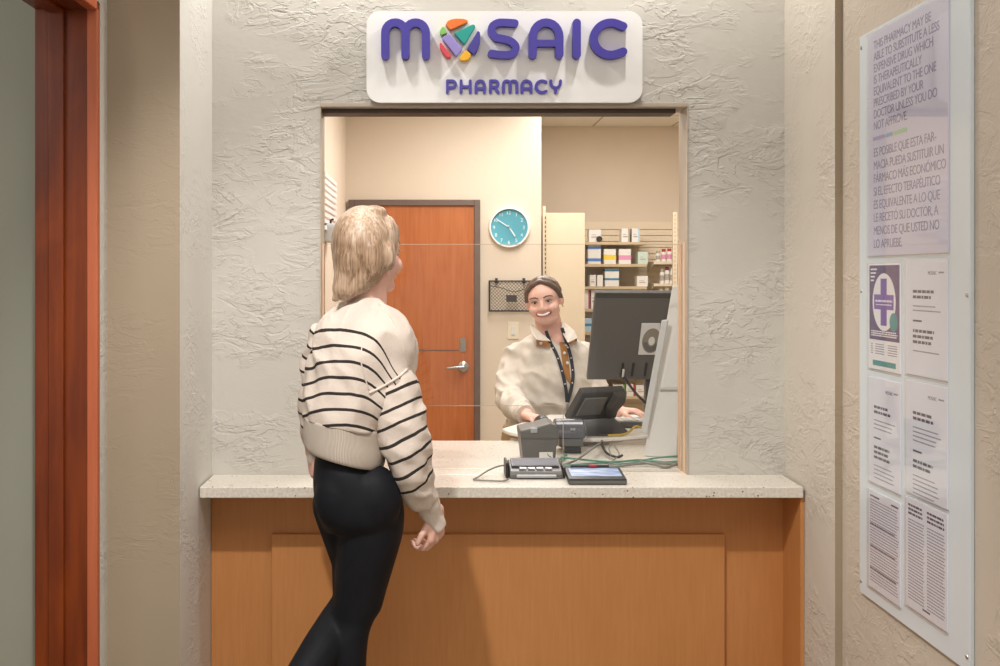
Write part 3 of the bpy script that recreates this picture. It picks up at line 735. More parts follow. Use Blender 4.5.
def carton(px0, px1, py0, zb, D, col, bands=(), label='', name='medicine_box', depth=.10, side=None, cat='box'):
    """bands: (v0, v1, material) stripes wrapped round the carton"""
    s_ = F / D; x0, x1 = (px0 - CX) / s_, (px1 - CX) / s_; z1 = H + (CY - py0) / s_
    o = part(name, MB().box((x0, D, zb), (x1, D + depth, z1)), col, bevel=.002)
    tag(o, label, cat, 'medicine packs on the shelves')
    for a, b_, mt in bands:
        h = z1 - zb; part('band', MB().box((x0 - .0006, D - .0006, zb + h * a), (x1 + .0006, D + depth + .0006, zb + h * b_)), mt, o)
    if side: part('edge', MB().box((x1 - .012, D - .0008, zb + .001), (x1 + .0008, D + depth, z1 + .0008)), side, o)
    # printed label block and lid flap line
    if px1 - px0 > 6 and not bands:
        w_, h = x1 - x0, z1 - zb
        part('print', MB().box((x0 + w_ * .2, D - .0006, zb + h * .35), (x0 + w_ * .75, D, zb + h * .45)).box((x0 + w_ * .2, D - .0006, zb + h * .55), (x0 + w_ * .6, D, zb + h * .60)), 'box_grey', o)
    return o
q1, q2, q3, q4 = shz[242], shz[264], shz[286.5], shz[309]
B0 = SF + .03
carton(589, 601, 229.5, q1, B0, 'box_white', label='white box at the left end of the top shelf')
rl = P(599.5, 239.5, B0 - .02)
o = part('tape_roll', MB().lathe([(.012, 0), (.022, 0), (.022, .014), (.012, .014)], (Vector((rl.x, B0 - .003, q1 + .0225)), Vector((1, 0, 0)), Vector((0, 0, 1)), Vector((0, -1, 0))), 20), 'card_dark'); tag(o, 'small dark ring in front of the white box on the top shelf', 'ring')
carton(621.5, 629.5, 228.5, q1, B0, 'box_white', side='box_grey', label='white box right of centre on the top shelf, second box from its right end')
carton(632, 639.5, 228.5, q1, B0, 'box_white', side='box_lightblue', label='white box at the right end of the top shelf')
carton(588, 601, 245, q2, B0, 'box_white', [(.14, .30, 'box_blue'), (.78, .92, 'box_blue')], 'tall white box with two blue bands on the second shelf')
carton(604, 616, 249, q2, B0, 'box_white', [(.28, .62, 'box_yellow')], 'white box with a yellow band on the second shelf')
carton(619, 631, 249, q2, B0, 'box_white', [(.28, .58, 'box_pink')], 'white box with a pink band on the second shelf')
carton(638, 648, 252, q2, B0, 'box_mint', label='pale mint box at the right end of the second shelf')
carton(589.8, 596, 275, q3, B0, 'box_white', label='small white box at the left end of the third shelf, outer of a pair')
carton(597, 603, 275, q3, B0, 'box_white', label='small white box on the third shelf between its twin and the blue banded pair')
lowz = q3; hz = (17.5 / sS) / 2
for k, nm in enumerate(('lower', 'upper')):
    zb = q3 + k * (hz + .0005)
    carton(605, 619, 0, zb, B0, 'box_white', (), 'white box with a blue top band, %s of two stacked on the third shelf' % nm) if False else None
    s_ = F / B0; x0, x1 = (605 - CX) / s_, (619 - CX) / s_
    o = part('medicine_box', MB().box((x0, B0, zb), (x1, B0 + .1, zb + hz)), 'box_white', bevel=.002)
    tag(o, 'white box with a teal blue top band, %s of two stacked on the third shelf' % nm, 'box', 'medicine packs on the shelves')
    part('band', MB().box((x0 - .0006, B0 - .0006, zb + hz * .72), (x1 + .0006, B0 + .1, zb + hz * .95)), 'box_teal', o)
carton(637, 648, 276, q3, B0, 'box_white', label='wide white box at the right end of the third shelf')
carton(584.5, 590, 290, q4, B0, 'box_white', side='box_red', label='tall white box with a red edge at the left end of the fourth shelf')
carton(591, 597.5, 290, q4, B0, 'box_white', side='box_maroon', label='tall white box with a maroon edge just left of the monitor top')
carton(632, 641, 289, q4, B0, 'box_white', label='white box on the fourth shelf showing just above the monitor')
carton(584.5, 591.5, 318, shz[332], B0, 'box_lightblue', [(.4, .6, 'box_teal')], 'light blue box on a lower shelf left of the monitor')
carton(584.5, 589, 342, shz[354], B0, 'box_white', label='small white box low on the shelves left of the monitor')
zl = shz[396.5]
carton(600.5, 606, 383.5, zl, B0, 'box_yellow', label='yellow box on the low shelf under the monitor')
carton(607, 612, 386.5, zl, B0, 'box_white', side='box_pink', label='short white box with a pink edge right of the yellow box')
carton(613, 624.5, 384.5, zl, B0, 'box_white', side='box_green', label='white box with a green edge on the low shelf under the monitor')
carton(626, 635, 384, zl, B0, 'box_white', side='box_red', label='white box with a red edge on the low shelf under the monitor')
carton(636, 646, 385, zl, B0, 'box_white', label='white box at the right end of the low shelf under the monitor')
# pill bottles / packets on the right-hand shelves
def bottle(px, py0, w_px, zb, D, capc, label):
    s_ = F / D; x = (px - CX) / s_; r = w_px / 2 / s_; h = H + (CY - py0) / s_ - zb
    fr_ = (Vector((x, D + r, zb)), Vector((1, 0, 0)), Vector((0, 1, 0)), Vector((0, 0, 1)))
    o = part('pill_bottle', MB().lathe([(.001, 0), (r, 0), (r, h * .72), (r * .7, h * .8), (.001, h * .8)], fr_, 20), 'box_white', smooth=40)
    tag(o, label, 'bottle', 'pill bottles on the right shelves')
    part('cap', MB().lathe([(.001, h * .78), (r * .78, h * .78), (r * .78, h), (.001, h)], fr_, 20), capc, o, smooth=40)
    part('label_band', MB().lathe([(r * 1.005, h * .2), (r * 1.01, h * .21), (r * 1.01, h * .55), (r * 1.005, h * .56)], fr_, 20), 'box_pink' if capc == 'box_red' else 'box_grey', o, smooth=40)
ra, rb, rc = rsz[261.5], rsz[283.5], rsz[306]
for px, y, w_, z, cc, lb in ((658.5, 251, 4.5, ra, 'box_grey', 'white bottle at the left end of the upper right shelf'),
                             (664.2, 249, 5, ra, 'box_red', 'red capped white bottle in the middle of the upper right shelf'),
                             (669.8, 248.5, 5, ra, 'box_red', 'red capped white bottle at the right end of the upper right shelf'),
                             (662.5, 269, 4.5, rb, 'box_grey', 'grey capped white bottle at the left of the middle right shelf'),
                             (667.6, 266.5, 5, rb, 'box_maroon', 'maroon capped white bottle on the middle right shelf'),
                             (672.6, 268, 4.2, rb, 'box_white', 'white capped bottle at the right of the middle right shelf'),
                             (661.5, 289, 5, rc, 'box_white', 'white capped bottle on the lowest right shelf, nearest its left end'),
                             (667.5, 287.5, 5.5, rc, 'box_white', 'larger white bottle on the lowest right shelf')):
    bottle(px, y, w_, z, RF + .03, cc, lb)
#PART2
# ------------------------------------------------------------------ things on the counter
def quadslab(name, corners, thick, mats, parent=None, away=None, bevel=.003, **kw):
    """slab whose front face is the four corner points (tl, tr, br, bl); extruded away from the viewer"""
    c = [Vector(p) for p in corners]; nn = (c[1] - c[0]).cross(c[3] - c[0]).normalized()
    if nn.y < 0: nn = -nn
    mb = MB().rings([[p for p in c], [p + nn * thick for p in c]])
    return part(name, mb, mats, parent, bevel=bevel, **kw), nn
def T(c, rz=0, rx=0, ry=0):
    return Matrix.Translation(Vector(c)) @ Matrix.Rotation(math.radians(rz), 4, 'Z') @ Matrix.Rotation(math.radians(ry), 4, 'Y') @ Matrix.Rotation(math.radians(rx), 4, 'X')
# raised white work surface
dz = .950
dk = empty('desk_riser', (.5, 4.04, CZ), 'white rounded work surface raised on the counter under the till', 'desk riser')
pts = [(.255, 4.20), (.275, 4.12), (.33, 4.045), (.42, 3.985), (.53, 3.95), (.60, 3.955), (.72, 4.0), (.86, 4.06), (.90, 4.12), (.90, 4.62), (.48, 4.62), (.33, 4.34)]
sm = [tuple(v)[:2] for v in smoothpath([(a, b_, 0) for a, b_ in pts[:8]], 5)] + pts[8:]
part('surface', MB().prism(sm, (Vector((0, 0, dz)), Vector((1, 0, 0)), Vector((0, 1, 0)), Vector((0, 0, 1))), 0, .014), 'desk_white', dk, bevel=.004)
part('support', MB().box((.44, 3.99, CZ), (.84, 4.09, dz)), 'frame_metal', dk)
DT = dz + .014
# payment terminal
tx0, tx1 = P(509, 0, 3.36).x, P(562, 0, 3.36).x; tc = Vector(((tx0 + tx1) / 2, 3.38, CZ)); tw = (tx1 - tx0) / 2
tm = empty('card_terminal', tc, 'grey card payment terminal with a dark screen on the counter', 'card terminal')
prof = [(-.055, .0), (-.055, .012), (-.048, .022), (.05, .042), (.062, .04), (.062, 0)]
fx = (tc, Vector((0, 1, 0)), Vector((0, 0, 1)), Vector((1, 0, 0)))
part('base', MB().prism(prof, fx, -tw, tw), 'mid_plastic', tm, bevel=.005)
sl = Matrix.Translation(tc + Vector((0, -.048, .0225))) @ Matrix.Rotation(math.atan2(.020, .098), 4, 'X')
part('screen_bezel', MB().box((-tw + .008, .030, .0005), (tw - .008, .100, .005), sl), 'black_plastic', tm, bevel=.0015)
part('screen', MB().box((-tw + .012, .034, .005), (tw - .012, .097, .0056), sl), 'terminal_screen', tm)
for k in range(4): part('key', MB().box((-.05 + k * .026, .010, .0005), (-.05 + k * .026 + .021, .023, .005), sl), 'key_silver', tm, bevel=.001)
part('grip', MB().box((-tw + .02, -.063, .004), (tw - .02, -.054, .014), Matrix.Translation(tc)), 'key_silver', tm, bevel=.004)
part('side_rail', MB().box((-tw - .012, -.05, .0), (-tw - .003, .055, .048), Matrix.Translation(tc)), 'black_plastic', tm, bevel=.004)
part('side_rail', MB().box((tw + .001, -.045, .0), (tw + .008, .05, .034), Matrix.Translation(tc)), 'dark_plastic', tm, bevel=.003)
# signature tablet
gx0, gx1 = P(568, 0, 3.25).x, P(626, 0, 3.25).x
ta = empty('signature_pad', ((gx0 + gx1) / 2, 3.30, CZ), 'black signature pad with blue reflections painted on its screen at the counter front', 'signature pad')
M = Matrix.Translation(((gx0 + gx1) / 2, 3.232, CZ + .007)) @ Matrix.Rotation(math.radians(6), 4, 'X'); hw = (gx1 - gx0) / 2
part('body', MB().box((-hw, 0, -.007), (hw, .125, .011), M), 'black_plastic', ta, bevel=.004)
part('screen', MB().box((-hw + .012, .028, .0105), (hw - .010, .112, .0118), M), 'tablet_sheen', ta)
part('front_edge', MB().box((-hw + .002, -.0015, -.004), (hw - .002, .002, .006), M), 'mid_plastic', ta, bevel=.001)
part('stylus', MB().tube([M @ Vector((-hw + .02, .120, .016)), M @ Vector((hw - .035, .120, .016))], .004, 10), 'dark_plastic', ta)
part('stylus_mark', MB().tube([M @ Vector((-.01, .120, .016)), M @ Vector((.012, .120, .016))], .0046, 10), 'box_red', ta)
# grey upright label printer
GD = 3.60
lb = empty('label_printer', P(540, 465, GD), 'dark grey upright label printer behind the card terminal', 'printer')
zb = CZ
pl = [(P(a, b_, GD).x, P(a, b_, GD).z) for a, b_ in ((519.8, 431), (536, 427.5), (550, 423.5), (555, 425), (558.5, 430), (559, 437), (556.5, 448))] + [(P(555, 0, GD).x, zb), (P(523.5, 0, GD).x, zb)]
part('body', MB().prism(pl, (Vector((0, GD, 0)), Vector((1, 0, 0)), Vector((0, 0, 1)), Vector((0, 1, 0))), 0, .15), 'mid_plastic', lb, bevel=.005)
q = P(534, 431, GD); part('latch', MB().box((q.x - .011, GD - .004, q.z - .006), (q.x + .011, GD + .01, q.z + .010)), 'key_silver', lb, bevel=.002)
q = P(546, 455.5, GD); part('label', MB().box((q.x - .022, GD - .0008, q.z - .011), (q.x + .022, GD, q.z + .011)), 'label_white', lb)
part('label_mark', MB().tube([(q.x + .004, GD - .001, q.z + .006), (q.x + .010, GD - .001, q.z - .002), (q.x + .018, GD - .001, q.z - .006)], .0012, 6), 'black_plastic', lb)
# domed receipt printer
RD = 3.80
r0, r1, rz = P(556, 0, RD).x, P(585.5, 0, RD).x, P(0, 421, RD).z
rp = empty('receipt_printer', ((r0 + r1) / 2, RD + .06, CZ), 'grey receipt printer with a glossy domed top beside the till', 'printer')
rh = rz - CZ
pf = [(0, .45 * rh)] + [(.065 - .065 * math.cos(math.radians(a)), rh - .055 + .055 * math.sin(math.radians(a))) for a in range(0, 181, 15)] + [(.13, .45 * rh)]
part('dome', MB().prism(pf, (Vector((r0, RD, CZ)), Vector((0, 1, 0)), Vector((0, 0, 1)), Vector((1, 0, 0))), 0, r1 - r0), 'printer_gloss', rp, smooth=40, bevel=.006)
part('body', MB().box((r0 + .012, RD + .006, CZ + .022), (r1 - .006, RD + .13, CZ + .46 * rh)), 'mid_plastic', rp, bevel=.004)
part('foot', MB().box((r0 + .03, RD + .0, CZ), (r1 - .015, RD + .12, CZ + .022)), 'black_plastic', rp, bevel=.003)
q = P(573, 429.5, RD); part('badge', MB().box((q.x - .009, RD + .001, q.z - .004), (q.x + .009, RD + .006, q.z + .004)), 'key_silver', rp)
# touch till on a wedge stand (seen from behind)
D1, D2 = 4.0, 3.93
TL, TR, BR, BL = P(583, 393, D2), P(626, 391, 4.02), P(616, 418.5, 4.10), P(567, 421.5, 4.02)
till = empty('touch_till', (P(600, 440, 4.03).x, 4.05, DT), 'black touchscreen till seen from behind on a wedge stand', 'till')
s0, nn = quadslab('screen_housing', (TL, TR, BR, BL), .03, 'dark_plastic', till, bevel=.006)
def onq(u, v, d=0): return (TL * (1 - u) + TR * u) * (1 - v) + (BL * (1 - u) + BR * u) * v - nn * d
mb = MB(); k = [onq(.10, .16, .001), onq(.62, .16, .001), onq(.62, .80, .001), onq(.10, .80, .001)]
mb.rings([k, [p - nn * .004 for p in [onq(.12, .2, .001), onq(.6, .2, .001), onq(.6, .76, .001), onq(.12, .76, .001)]]])
part('rear_cover', mb, 'mid_plastic', till, bevel=.002)
mb = MB().rings([[onq(.70, .0, 0), onq(1.02, -.02, 0), onq(1.05, .30, 0), onq(.78, 1.0, 0), onq(.66, .5, 0)], [p - nn * .022 for p in [onq(.76, .06, 0), onq(.96, .06, 0), onq(.98, .30, 0), onq(.80, .85, 0), onq(.71, .5, 0)]]])
part('cable_cover', mb, 'dark_plastic', till, bevel=.004)
b4 = [P(587, 441, 3.99), P(614, 437.5, 4.0), P(629, 435, 4.06), P(613, 419, 4.10), P(585, 420, 4.06)]
zt = lambda p, z: Vector((p.x, p.y, z))
mb = MB().rings([[zt(b4[0], DT), zt(b4[1], DT), zt(b4[2], DT), Vector((b4[3].x + .03, 4.2, DT)), Vector((b4[4].x, 4.2, DT))],
                 [zt(b4[0], DT + .008), zt(b4[1], DT + .008), zt(b4[2], DT + .008), Vector((b4[3].x, 4.13, b4[3].z + .01)), Vector((b4[4].x - .01, 4.11, b4[4].z + .01))]])
part('stand', mb, 'dark_plastic', till, bevel=.004)
part('disc_foot', MB().lathe([(.001, 0), (.045, 0), (.045, .006), (.001, .01)], (Vector((P(594, 0, 4.0).x, 4.05, DT)), Vector((1, 0, 0)), Vector((0, 1, 0)), Vector((0, 0, 1))), 24), 'black_plastic', till, smooth=40)
# monitor seen from behind
MDt, MDb = 4.08, 4.30
TL, BL = P(595.3, 292.8, MDt), P(586.8, 380.0, MDb)
TRx = P(705, 0, MDt).x
TR = Vector((TRx, MDt + .0, TL.z - .002)); BR = Vector((TRx + .0, MDb, BL.z))
mon = empty('monitor', (P(625, 0, 4.25).x + .06, 4.32, DT), 'large dark grey monitor tilted back, seen from behind, above the till', 'monitor')
s0, nn = quadslab('housing', (TL, TR, BR, BL), .022, 'monitor_back', mon, bevel=.005)
def onq(u, v, d=0): return (TL * (1 - u) + TR * u) * (1 - v) + (BL * (1 - u) + BR * u) * v - nn * d
def patch(poly, d0, d1):
    return MB().rings([[onq(u, v, d0) for u, v in poly], [onq(u, v, d1) for u, v in poly]])
part('top_strip', patch([(.004, .0), (.996, .0), (.996, .055), (.004, .055)], 0.0002, .0012), 'dark_plastic', mon)
uvp = lambda px, py: ((px - (595.3 - 8.5 * (py - 292.8) / 87.2)) / 109.7, (py - 292.8) / 87.2)
sq = [uvp(642.5, 321.5), uvp(661.5, 321.5), uvp(659, 353), uvp(639.8, 353)]
part('mount_plate', patch(sq, 0, .006), 'white_plastic', mon, bevel=.002)
cu_, cv_ = uvp(653, 338.5)
circ = lambda r: [(cu_ + r / 109.7 * math.cos(t * PI / 18), cv_ + 1.28 * r / 87.2 * math.sin(t * PI / 18)) for t in range(36)]
part('mount_disc', patch(circ(9.6), .006, .0075), 'disc_grey', mon)
part('mount_arc', patch([(cu_ + r / 109.7 * math.cos(math.radians(t)), cv_ + 1.28 * r / 87.2 * math.sin(math.radians(t))) for r, rng in ((8.6, range(20, 171, 10)), (4.5, range(170, 19, -10))) for t in rng], .0075, .0085), 'mid_plastic', mon)
part('mount_hub', patch(circ(3.2), .0075, .010), 'label_white', mon)
for px in (624.5, 635.5, 649): 
    u, v = uvp(px, 362); part('vent_slot', patch([(u - .012, v), (u + .012, v), (u + .010, v + .16), (u - .014, v + .16)], 0.0003, .002), 'black_plastic', mon)
u, v = uvp(625, 368); part('cable_plug', patch([(u - .009, v), (u + .009, v), (u + .009, v + .085), (u - .009, v + .085)], .002, .012), 'label_white', mon, bevel=.001)
mc = (BL + BR) / 2
part('stand', MB().box((P(647, 0, 4.3).x, 4.33, DT), (P(657, 0, 4.3).x, 4.37, mc.z + .12)).box((P(650, 0, 4.3).x, 4.36, DT), (P(690, 0, 4.3).x, 4.50, DT + .012)), 'dark_plastic', mon, bevel=.004)
# two leaning white plastic slabs against the right jamb
def lean(tl, tr, br, bl, thick, name, mat, parent=None):
    return quadslab(name, (tl, tr, br, bl), thick, mat, parent, bevel=.004)[0]
wp = empty('leaning_panel', P(662, 452, 3.74), 'white plastic case leaning beside the right window jamb', 'plastic case')
def Z(px, py, D): p = P(px, py, D); return p
bz = (F * (H - CZ)) # counter height in f units
D_ = 3.74
bl, br = P(643.5, 0, D_), P(676, 0, D_ - .03); bl.z = br.z = CZ + .001
tl, tr = P(672, 286, D_ + .06), P(688, 284, D_ + .03)
lean(tl, tr, br, bl, .05, 'rear_slab', 'white_plastic', wp)
s1 = [P(661.5, 320, D_ - .006), P(668.5, 319.5, D_ - .012), P(647, 434, D_ - .025), P(640.5, 433, D_ - .015)]
f0 = lean(s1[0], s1[1], s1[2], s1[3], .02, 'front_strip', 'pale_plastic', wp)
e0, e1, e2, e3 = P(659.5, 387.5, D_ - .004), P(679, 386.5, D_ - .028), P(678.9, 388.2, D_ - .028), P(659.2, 389.2, D_ - .004)
mb = MB().rings([[e0, e1, e2, e3], [p + Vector((0, .006, 0)) for p in (e0, e1, e2, e3)]])
part('seam', mb, 'pale_plastic', wp)
# keyboard and mouse
kc = P(634, 418, 4.28)
kb = empty('keyboard', (kc.x, 4.28, DT), 'dark keyboard under the pharmacist’s left hand beside the till', 'keyboard')
part('case', MB().box((-.10, -.055, 0), (.22, .075, .022), T((kc.x, 4.27, DT), 4)), 'mid_plastic', kb, bevel=.004)
part('keys', MB(), 'black_plastic', kb) if False else None
mb = MB()
for i in range(13):
    for j in range(5): mb.box((-.092 + i * .0235, -.045 + j * .0225, .022), (-.092 + i * .0235 + .019, -.045 + j * .0225 + .018, .027), T((kc.x, 4.27, DT), 4))
part('keys', mb, 'label_white', kb)
mp = Vector((P(542, 0, 4.30).x, 4.285, DT))
ms = part('computer_mouse', MB().ell(mp + Vector((0, .02, .008)), (.031, .052, .030)), 'black_plastic', smooth=180)
for v in ms.data.vertices: v.co.z = max(v.co.z, -0.0) 
tag(ms, 'black computer mouse under the right hand of the pharmacist', 'mouse')
zmin = min(v.co.z for v in ms.data.vertices)
ms.location.z = DT + .0005
for v in ms.data.vertices: v.co.z = max(v.co.z, .022)
for v in ms.data.vertices: v.co.z -= .022
# cables
def cable(pts, r, mat, label, kind='cable'):
    o = part(kind, MB().tube(smoothpath(pts, 8), r, 8), mat, smooth=180)
    tag(o, label, 'cable', 'cables on the counter'); return o
zc = CZ + .0045
def C(px, D, lift=0): return Vector(((px - CX) / F * D, D, zc + lift))
cable([C(511, 3.40, .012), C(503, 3.41, .022), C(490, 3.385, .014), C(478, 3.33, .001), C(473.5, 3.30), C(479, 3.285), C(492, 3.275), C(503, 3.272), C(508.5, 3.29, .002)], .0026, 'cable_grey', 'thin grey cable looping left from the card terminal')
cable([C(561, 3.66, .006), C(590, 3.60, .006), C(615, 3.57, .006), C(640, 3.63, .002), C(665, 3.60), C(680, 3.62)], .0036, 'cable_teal', 'teal cable lying along the counter behind the signature pad')
cable([C(560, 3.52, .004), C(580, 3.54, .003), C(600, 3.58, .001), C(625, 3.56, .002), C(655, 3.66, .003), C(679, 3.70, .004)], .0032, 'cable_teal', 'second teal cable reaching the white leaning case')
cable([C(562, 3.52), C(590, 3.505), C(612, 3.51), C(638, 3.545, .004), C(660, 3.565, .002), C(679, 3.555)], .0042, 'cable_grey', 'grey cable running to the right jamb in front of the teal ones')
cable([C(640, 3.55, .009), C(655, 3.53, .004), C(664, 3.505), C(672, 3.52, .002), C(679, 3.545, .009)], .0042, 'cable_grey', 'short grey cable loop near the right jamb')
cable([C(556, 3.515), C(575, 3.56, .012), C(590, 3.66, .030), C(601, 3.85, .026), P(602, 441.5, 3.93)], .004, 'cable_grey', 'grey cable climbing from the counter up to the till')
cable([P(602, 441.0, 3.925), C(602, 3.82, .024), C(607, 3.72, .010), C(617, 3.64, .010), C(622, 3.66, .012)], .0045, 'cable_black', 'black cable dropping from under the till to the counter')
cable([C(611, 3.66, .012), C(609, 3.72, .026), C(612, 3.76, .036), C(617, 3.72, .022), C(619, 3.66, .013), C(613, 3.60, .006), C(606, 3.50)], .0025, 'cable_grey', 'thin pale cable curling upward behind the signature pad')
cable([Vector((P(608, 0, 3.99).x, 3.992, DT + .004)), Vector((P(622, 0, 3.995).x, 4.0, DT + .005)), Vector((P(632, 0, 4.0).x, 4.04, DT + .012)), Vector((P(641, 0, 4.0).x, 4.10, DT + .022)), Vector((P(652, 0, 4.0).x, 4.14, DT + .006))], .0045, 'cable_yellow', 'yellow cable curving over the white work surface')
cable([onq(*uvp(625.3, 376), .008), P(628, 383, 4.22), P(634, 391, 4.2), P(641, 398.5, 4.18), P(651, 407, 4.18)], .005, 'cable_black', 'dark cable hanging from the back of the monitor')
cable([C(557, 3.58, .004), C(563, 3.66, .008), C(566, 3.72, .004), C(562, 3.70)], .005, 'cable_teal', 'short dark green cable between the two printers') 

# ------------------------------------------------------------------ people
def head_parts(mb, M, k=1.0, smile=0.0):
    X = lambda x, y, z: M @ (Vector((x, y, z)) * k)
    def E(c, r): mb.ell(X(*c), tuple(a * k for a in r), M)
    E((0, .012, .030), (.074, .092, .088)); E((0, -.020, -.028), (.066, .070, .078)); E((0, -.058, -.086), (.030, .029, .025)); E((0, -.045, .02), (.060, .045, .06))
    mb.cap(X(-.048, -.005, -.060), X(-.018, -.060, -.092), .020 * k, .019 * k); mb.cap(X(.048, -.005, -.060), X(.018, -.060, -.092), .020 * k, .019 * k)
    for s in (-1, 1):
        E((s * .037, -.056, -.034), (.029, .029 + .004 * smile, .028)); E((s * .076, .010, -.012), (.011, .021, .031)); E((s * .011, -.094, -.036), (.009, .010, .008))
        mb.cap(X(s * .012, -.080, .026), X(s * .040, -.070, .024), .010 * k, .009 * k)
    mb.cap(X(0, -.083, .014), X(0, -.100, -.030), .008 * k, .0115 * k)
    E((0, -.082, -.062), (.026, .014, .016))
    return X
def face_details(M, k, parent, smile=0.0, browm='brow'):
    X = lambda x, y, z: M @ (Vector((x, y, z)) * k)
    for s in (-1, 1):
        e = MB().ell(X(s * .0315, -.0765, .0035), (.0125 * k, .010 * k, .0058 * k), M); part('eye', e, 'eye_white', parent, smooth=180)
        part('iris', MB().ell(X(s * .0305, -.0855, .0035), (.0058 * k, .0025 * k, .0050 * k), M), 'eye_dark', parent, smooth=180)
        part('eyelid', MB().tube([X(s * .017, -.083, .004), X(s * .025, -.0885, .0105), X(s * .035, -.0865, .011), X(s * .046, -.077, .005)], .0022 * k, 6), browm, parent, smooth=180)
        part('eyebrow', MB().tube([X(s * .012, -.0905, .026), X(s * .026, -.0915, .032), X(s * .042, -.082, .031), X(s * .053, -.070, .024)], [.0022 * k, .0030 * k, .0026 * k, .0014 * k], 8, squash=.7), browm, parent, smooth=180)
    w = .024 + .0125 * smile; up_ = .010 * smile
    L = lambda z, d, n=9: [X(w * (2 * i / (n - 1) - 1), -.0965 + d + .020 * abs(2 * i / (n - 1) - 1) ** 2, z + up_ * abs(2 * i / (n - 1) - 1) ** 2) for i in range(n)]
    op = .0035 + .0040 * smile
    if smile:
        part('mouth', MB().tube(L(-.0635, .004), [.002 * k] + [op * k * .95] * 7 + [.002 * k], 10), 'mouth_inner', parent, smooth=180)
        tw_ = w * .86
        part('teeth', MB().tube([X(tw_ * (i / 4 - 1), -.0985 + .020 * abs(i / 4 - 1) ** 2, -.0622 + up_ * abs(i / 4 - 1) ** 2) for i in range(9)], [.002 * k] + [op * k * .75] * 7 + [.002 * k], 10), 'teeth', parent, smooth=180)
    part('lip', MB().tube(L(-.0635 + op, 0), [.0012 * k] + [.0032 * k] * 7 + [.0012 * k], 8), 'lip', parent, smooth=180)
    part('lip', MB().tube(L(-.0635 - op, .001), [.0012 * k] + [.0040 * k] * 7 + [.0012 * k], 8), 'lip', parent, smooth=180)
def hand_parts(mb, wrist, Fd, Nd, thumb, curl=(20, 30, 20), k=1.0, spread=6):
    """Fd finger direction, Nd back-of-hand normal, thumb=+1/-1 side along Fd x Nd"""
    Fd = Vector(Fd).normalized(); Nd = Vector(Nd); Nd = (Nd - Fd * Nd.dot(Fd)).normalized(); Sd = Fd.cross(Nd) * thumb
    w = Vector(wrist); tips = []
    kn = [w + Fd * (.086 - .004 * abs(i - 1)) * k + Sd * (.030 - .021 * i) * k + Nd * (.004 - .003 * abs(i - 1.2)) * k for i in range(4)]
    for i in range(4): mb.cap(w + Sd * (.016 - .011 * i) * k, kn[i], .0155 * k, .0115 * k)
    mb.cap(w + Sd * .012 * k + Fd * .02 * k, w + Sd * .030 * k + Fd * .035 * k - Nd * .008 * k, .016 * k, .014 * k)
    ln = [(.040, .024, .019), (.044, .028, .020), (.041, .026, .020), (.032, .019, .017)]
    for i in range(4):
        p = kn[i]; a = math.radians(spread * (1.3 - i)); d = (Fd * math.cos(a) + Sd * math.sin(a)); ang = 0
        ax = d.cross(Nd).normalized()
        for j in range(3):
            ang += curl[j] + i * 2
            dd = Quaternion(ax, math.radians(-ang)) @ d
            q = p + dd * ln[i][j] * k; mb.cap(p, q, (.0092 - .0007 * j) * k, (.0086 - .0007 * j) * k, 10); p = q
    p = w + Sd * .030 * k + Fd * .035 * k - Nd * .008 * k
    for j, (l, ds, df, dn) in enumerate(((.038, .62, .75, -.25), (.028, .25, .92, -.35))):
        dd = (Sd * ds + Fd * df + Nd * dn).normalized(); q = p + dd * l * k; mb.cap(p, q, (.0115 - .0012 * j) * k, (.0098 - .0012 * j) * k, 10); p = q
def W(px, py, dy=0.0, D0=2.86): return P(px, py, D0 + dy)
def loft_px(mb, rows, D0, seg=44, power=2.3, uvf=None, s=None, cap=True):
    """rows: (py, x_left, x_right, depth_offset, half_depth, tilt)"""
    rs, uv = [], []
    for r in rows:
        py, xl, xr, dy, hd = r[:5]; tilt = r[5] if len(r) > 5 else 0
        cx, hwp = (xl + xr) / 2, (xr - xl) / 2; ring = []
        for q in range(seg):
            a = 2 * PI * q / seg; c_, s_ = math.cos(a), math.sin(a)
            ux = math.copysign(abs(c_) ** (2 / power), c_); uy = math.copysign(abs(s_) ** (2 / power), s_)
            x = cx + hwp * ux; y = py + tilt * (x - cx)
            p = P(x, y, D0); ring.append(Vector((p.x, D0 + dy + hd * uy, p.z)))
            uv.append((q / seg * 3, uvf(x, y) if uvf else 0))
        rs.append(ring)
    return mb.rings(rs, 0, cap, uv if uvf else None)
def rows_interp(rows, n=5):
    out = []
    L = max(len(r) for r in rows); rows = [tuple(r) + (0,) * (L - len(r)) for r in rows]
    for i in range(len(rows) - 1):
        p0, p1, p2, p3 = rows[max(i - 1, 0)], rows[i], rows[i + 1], rows[min(i + 2, len(rows) - 1)]
        for k in range(n):
            t = k / n
            out.append(tuple(0.5 * (2 * b_ + (c - a) * t + (2 * a - 5 * b_ + 4 * c - d) * t * t + (3 * b_ - a - 3 * c + d) * t ** 3) for a, b_, c, d in zip(p0, p1, p2, p3)))
    return out + [rows[-1]]
sW = F / 2.86
from mathutils import noise as MN
def folds(o, amp, sc, seed=0.0, lo=None):
    """press soft creases into a garment mesh along its normals"""
    me = o.data; nr = [v.normal.copy() for v in me.vertices]; off = origin(o)
    for v, n_ in zip(me.vertices, nr):
        p = v.co + off; q = Vector((p.x * sc[0] + seed, p.y * sc[1], p.z * sc[2] + p.x * sc[0] * .6))
        f = MN.noise(q) + .5 * MN.noise(q * 2.1)
        f = 1 - abs(f) * 2.2
        v.co += n_ * amp * (f - .5)
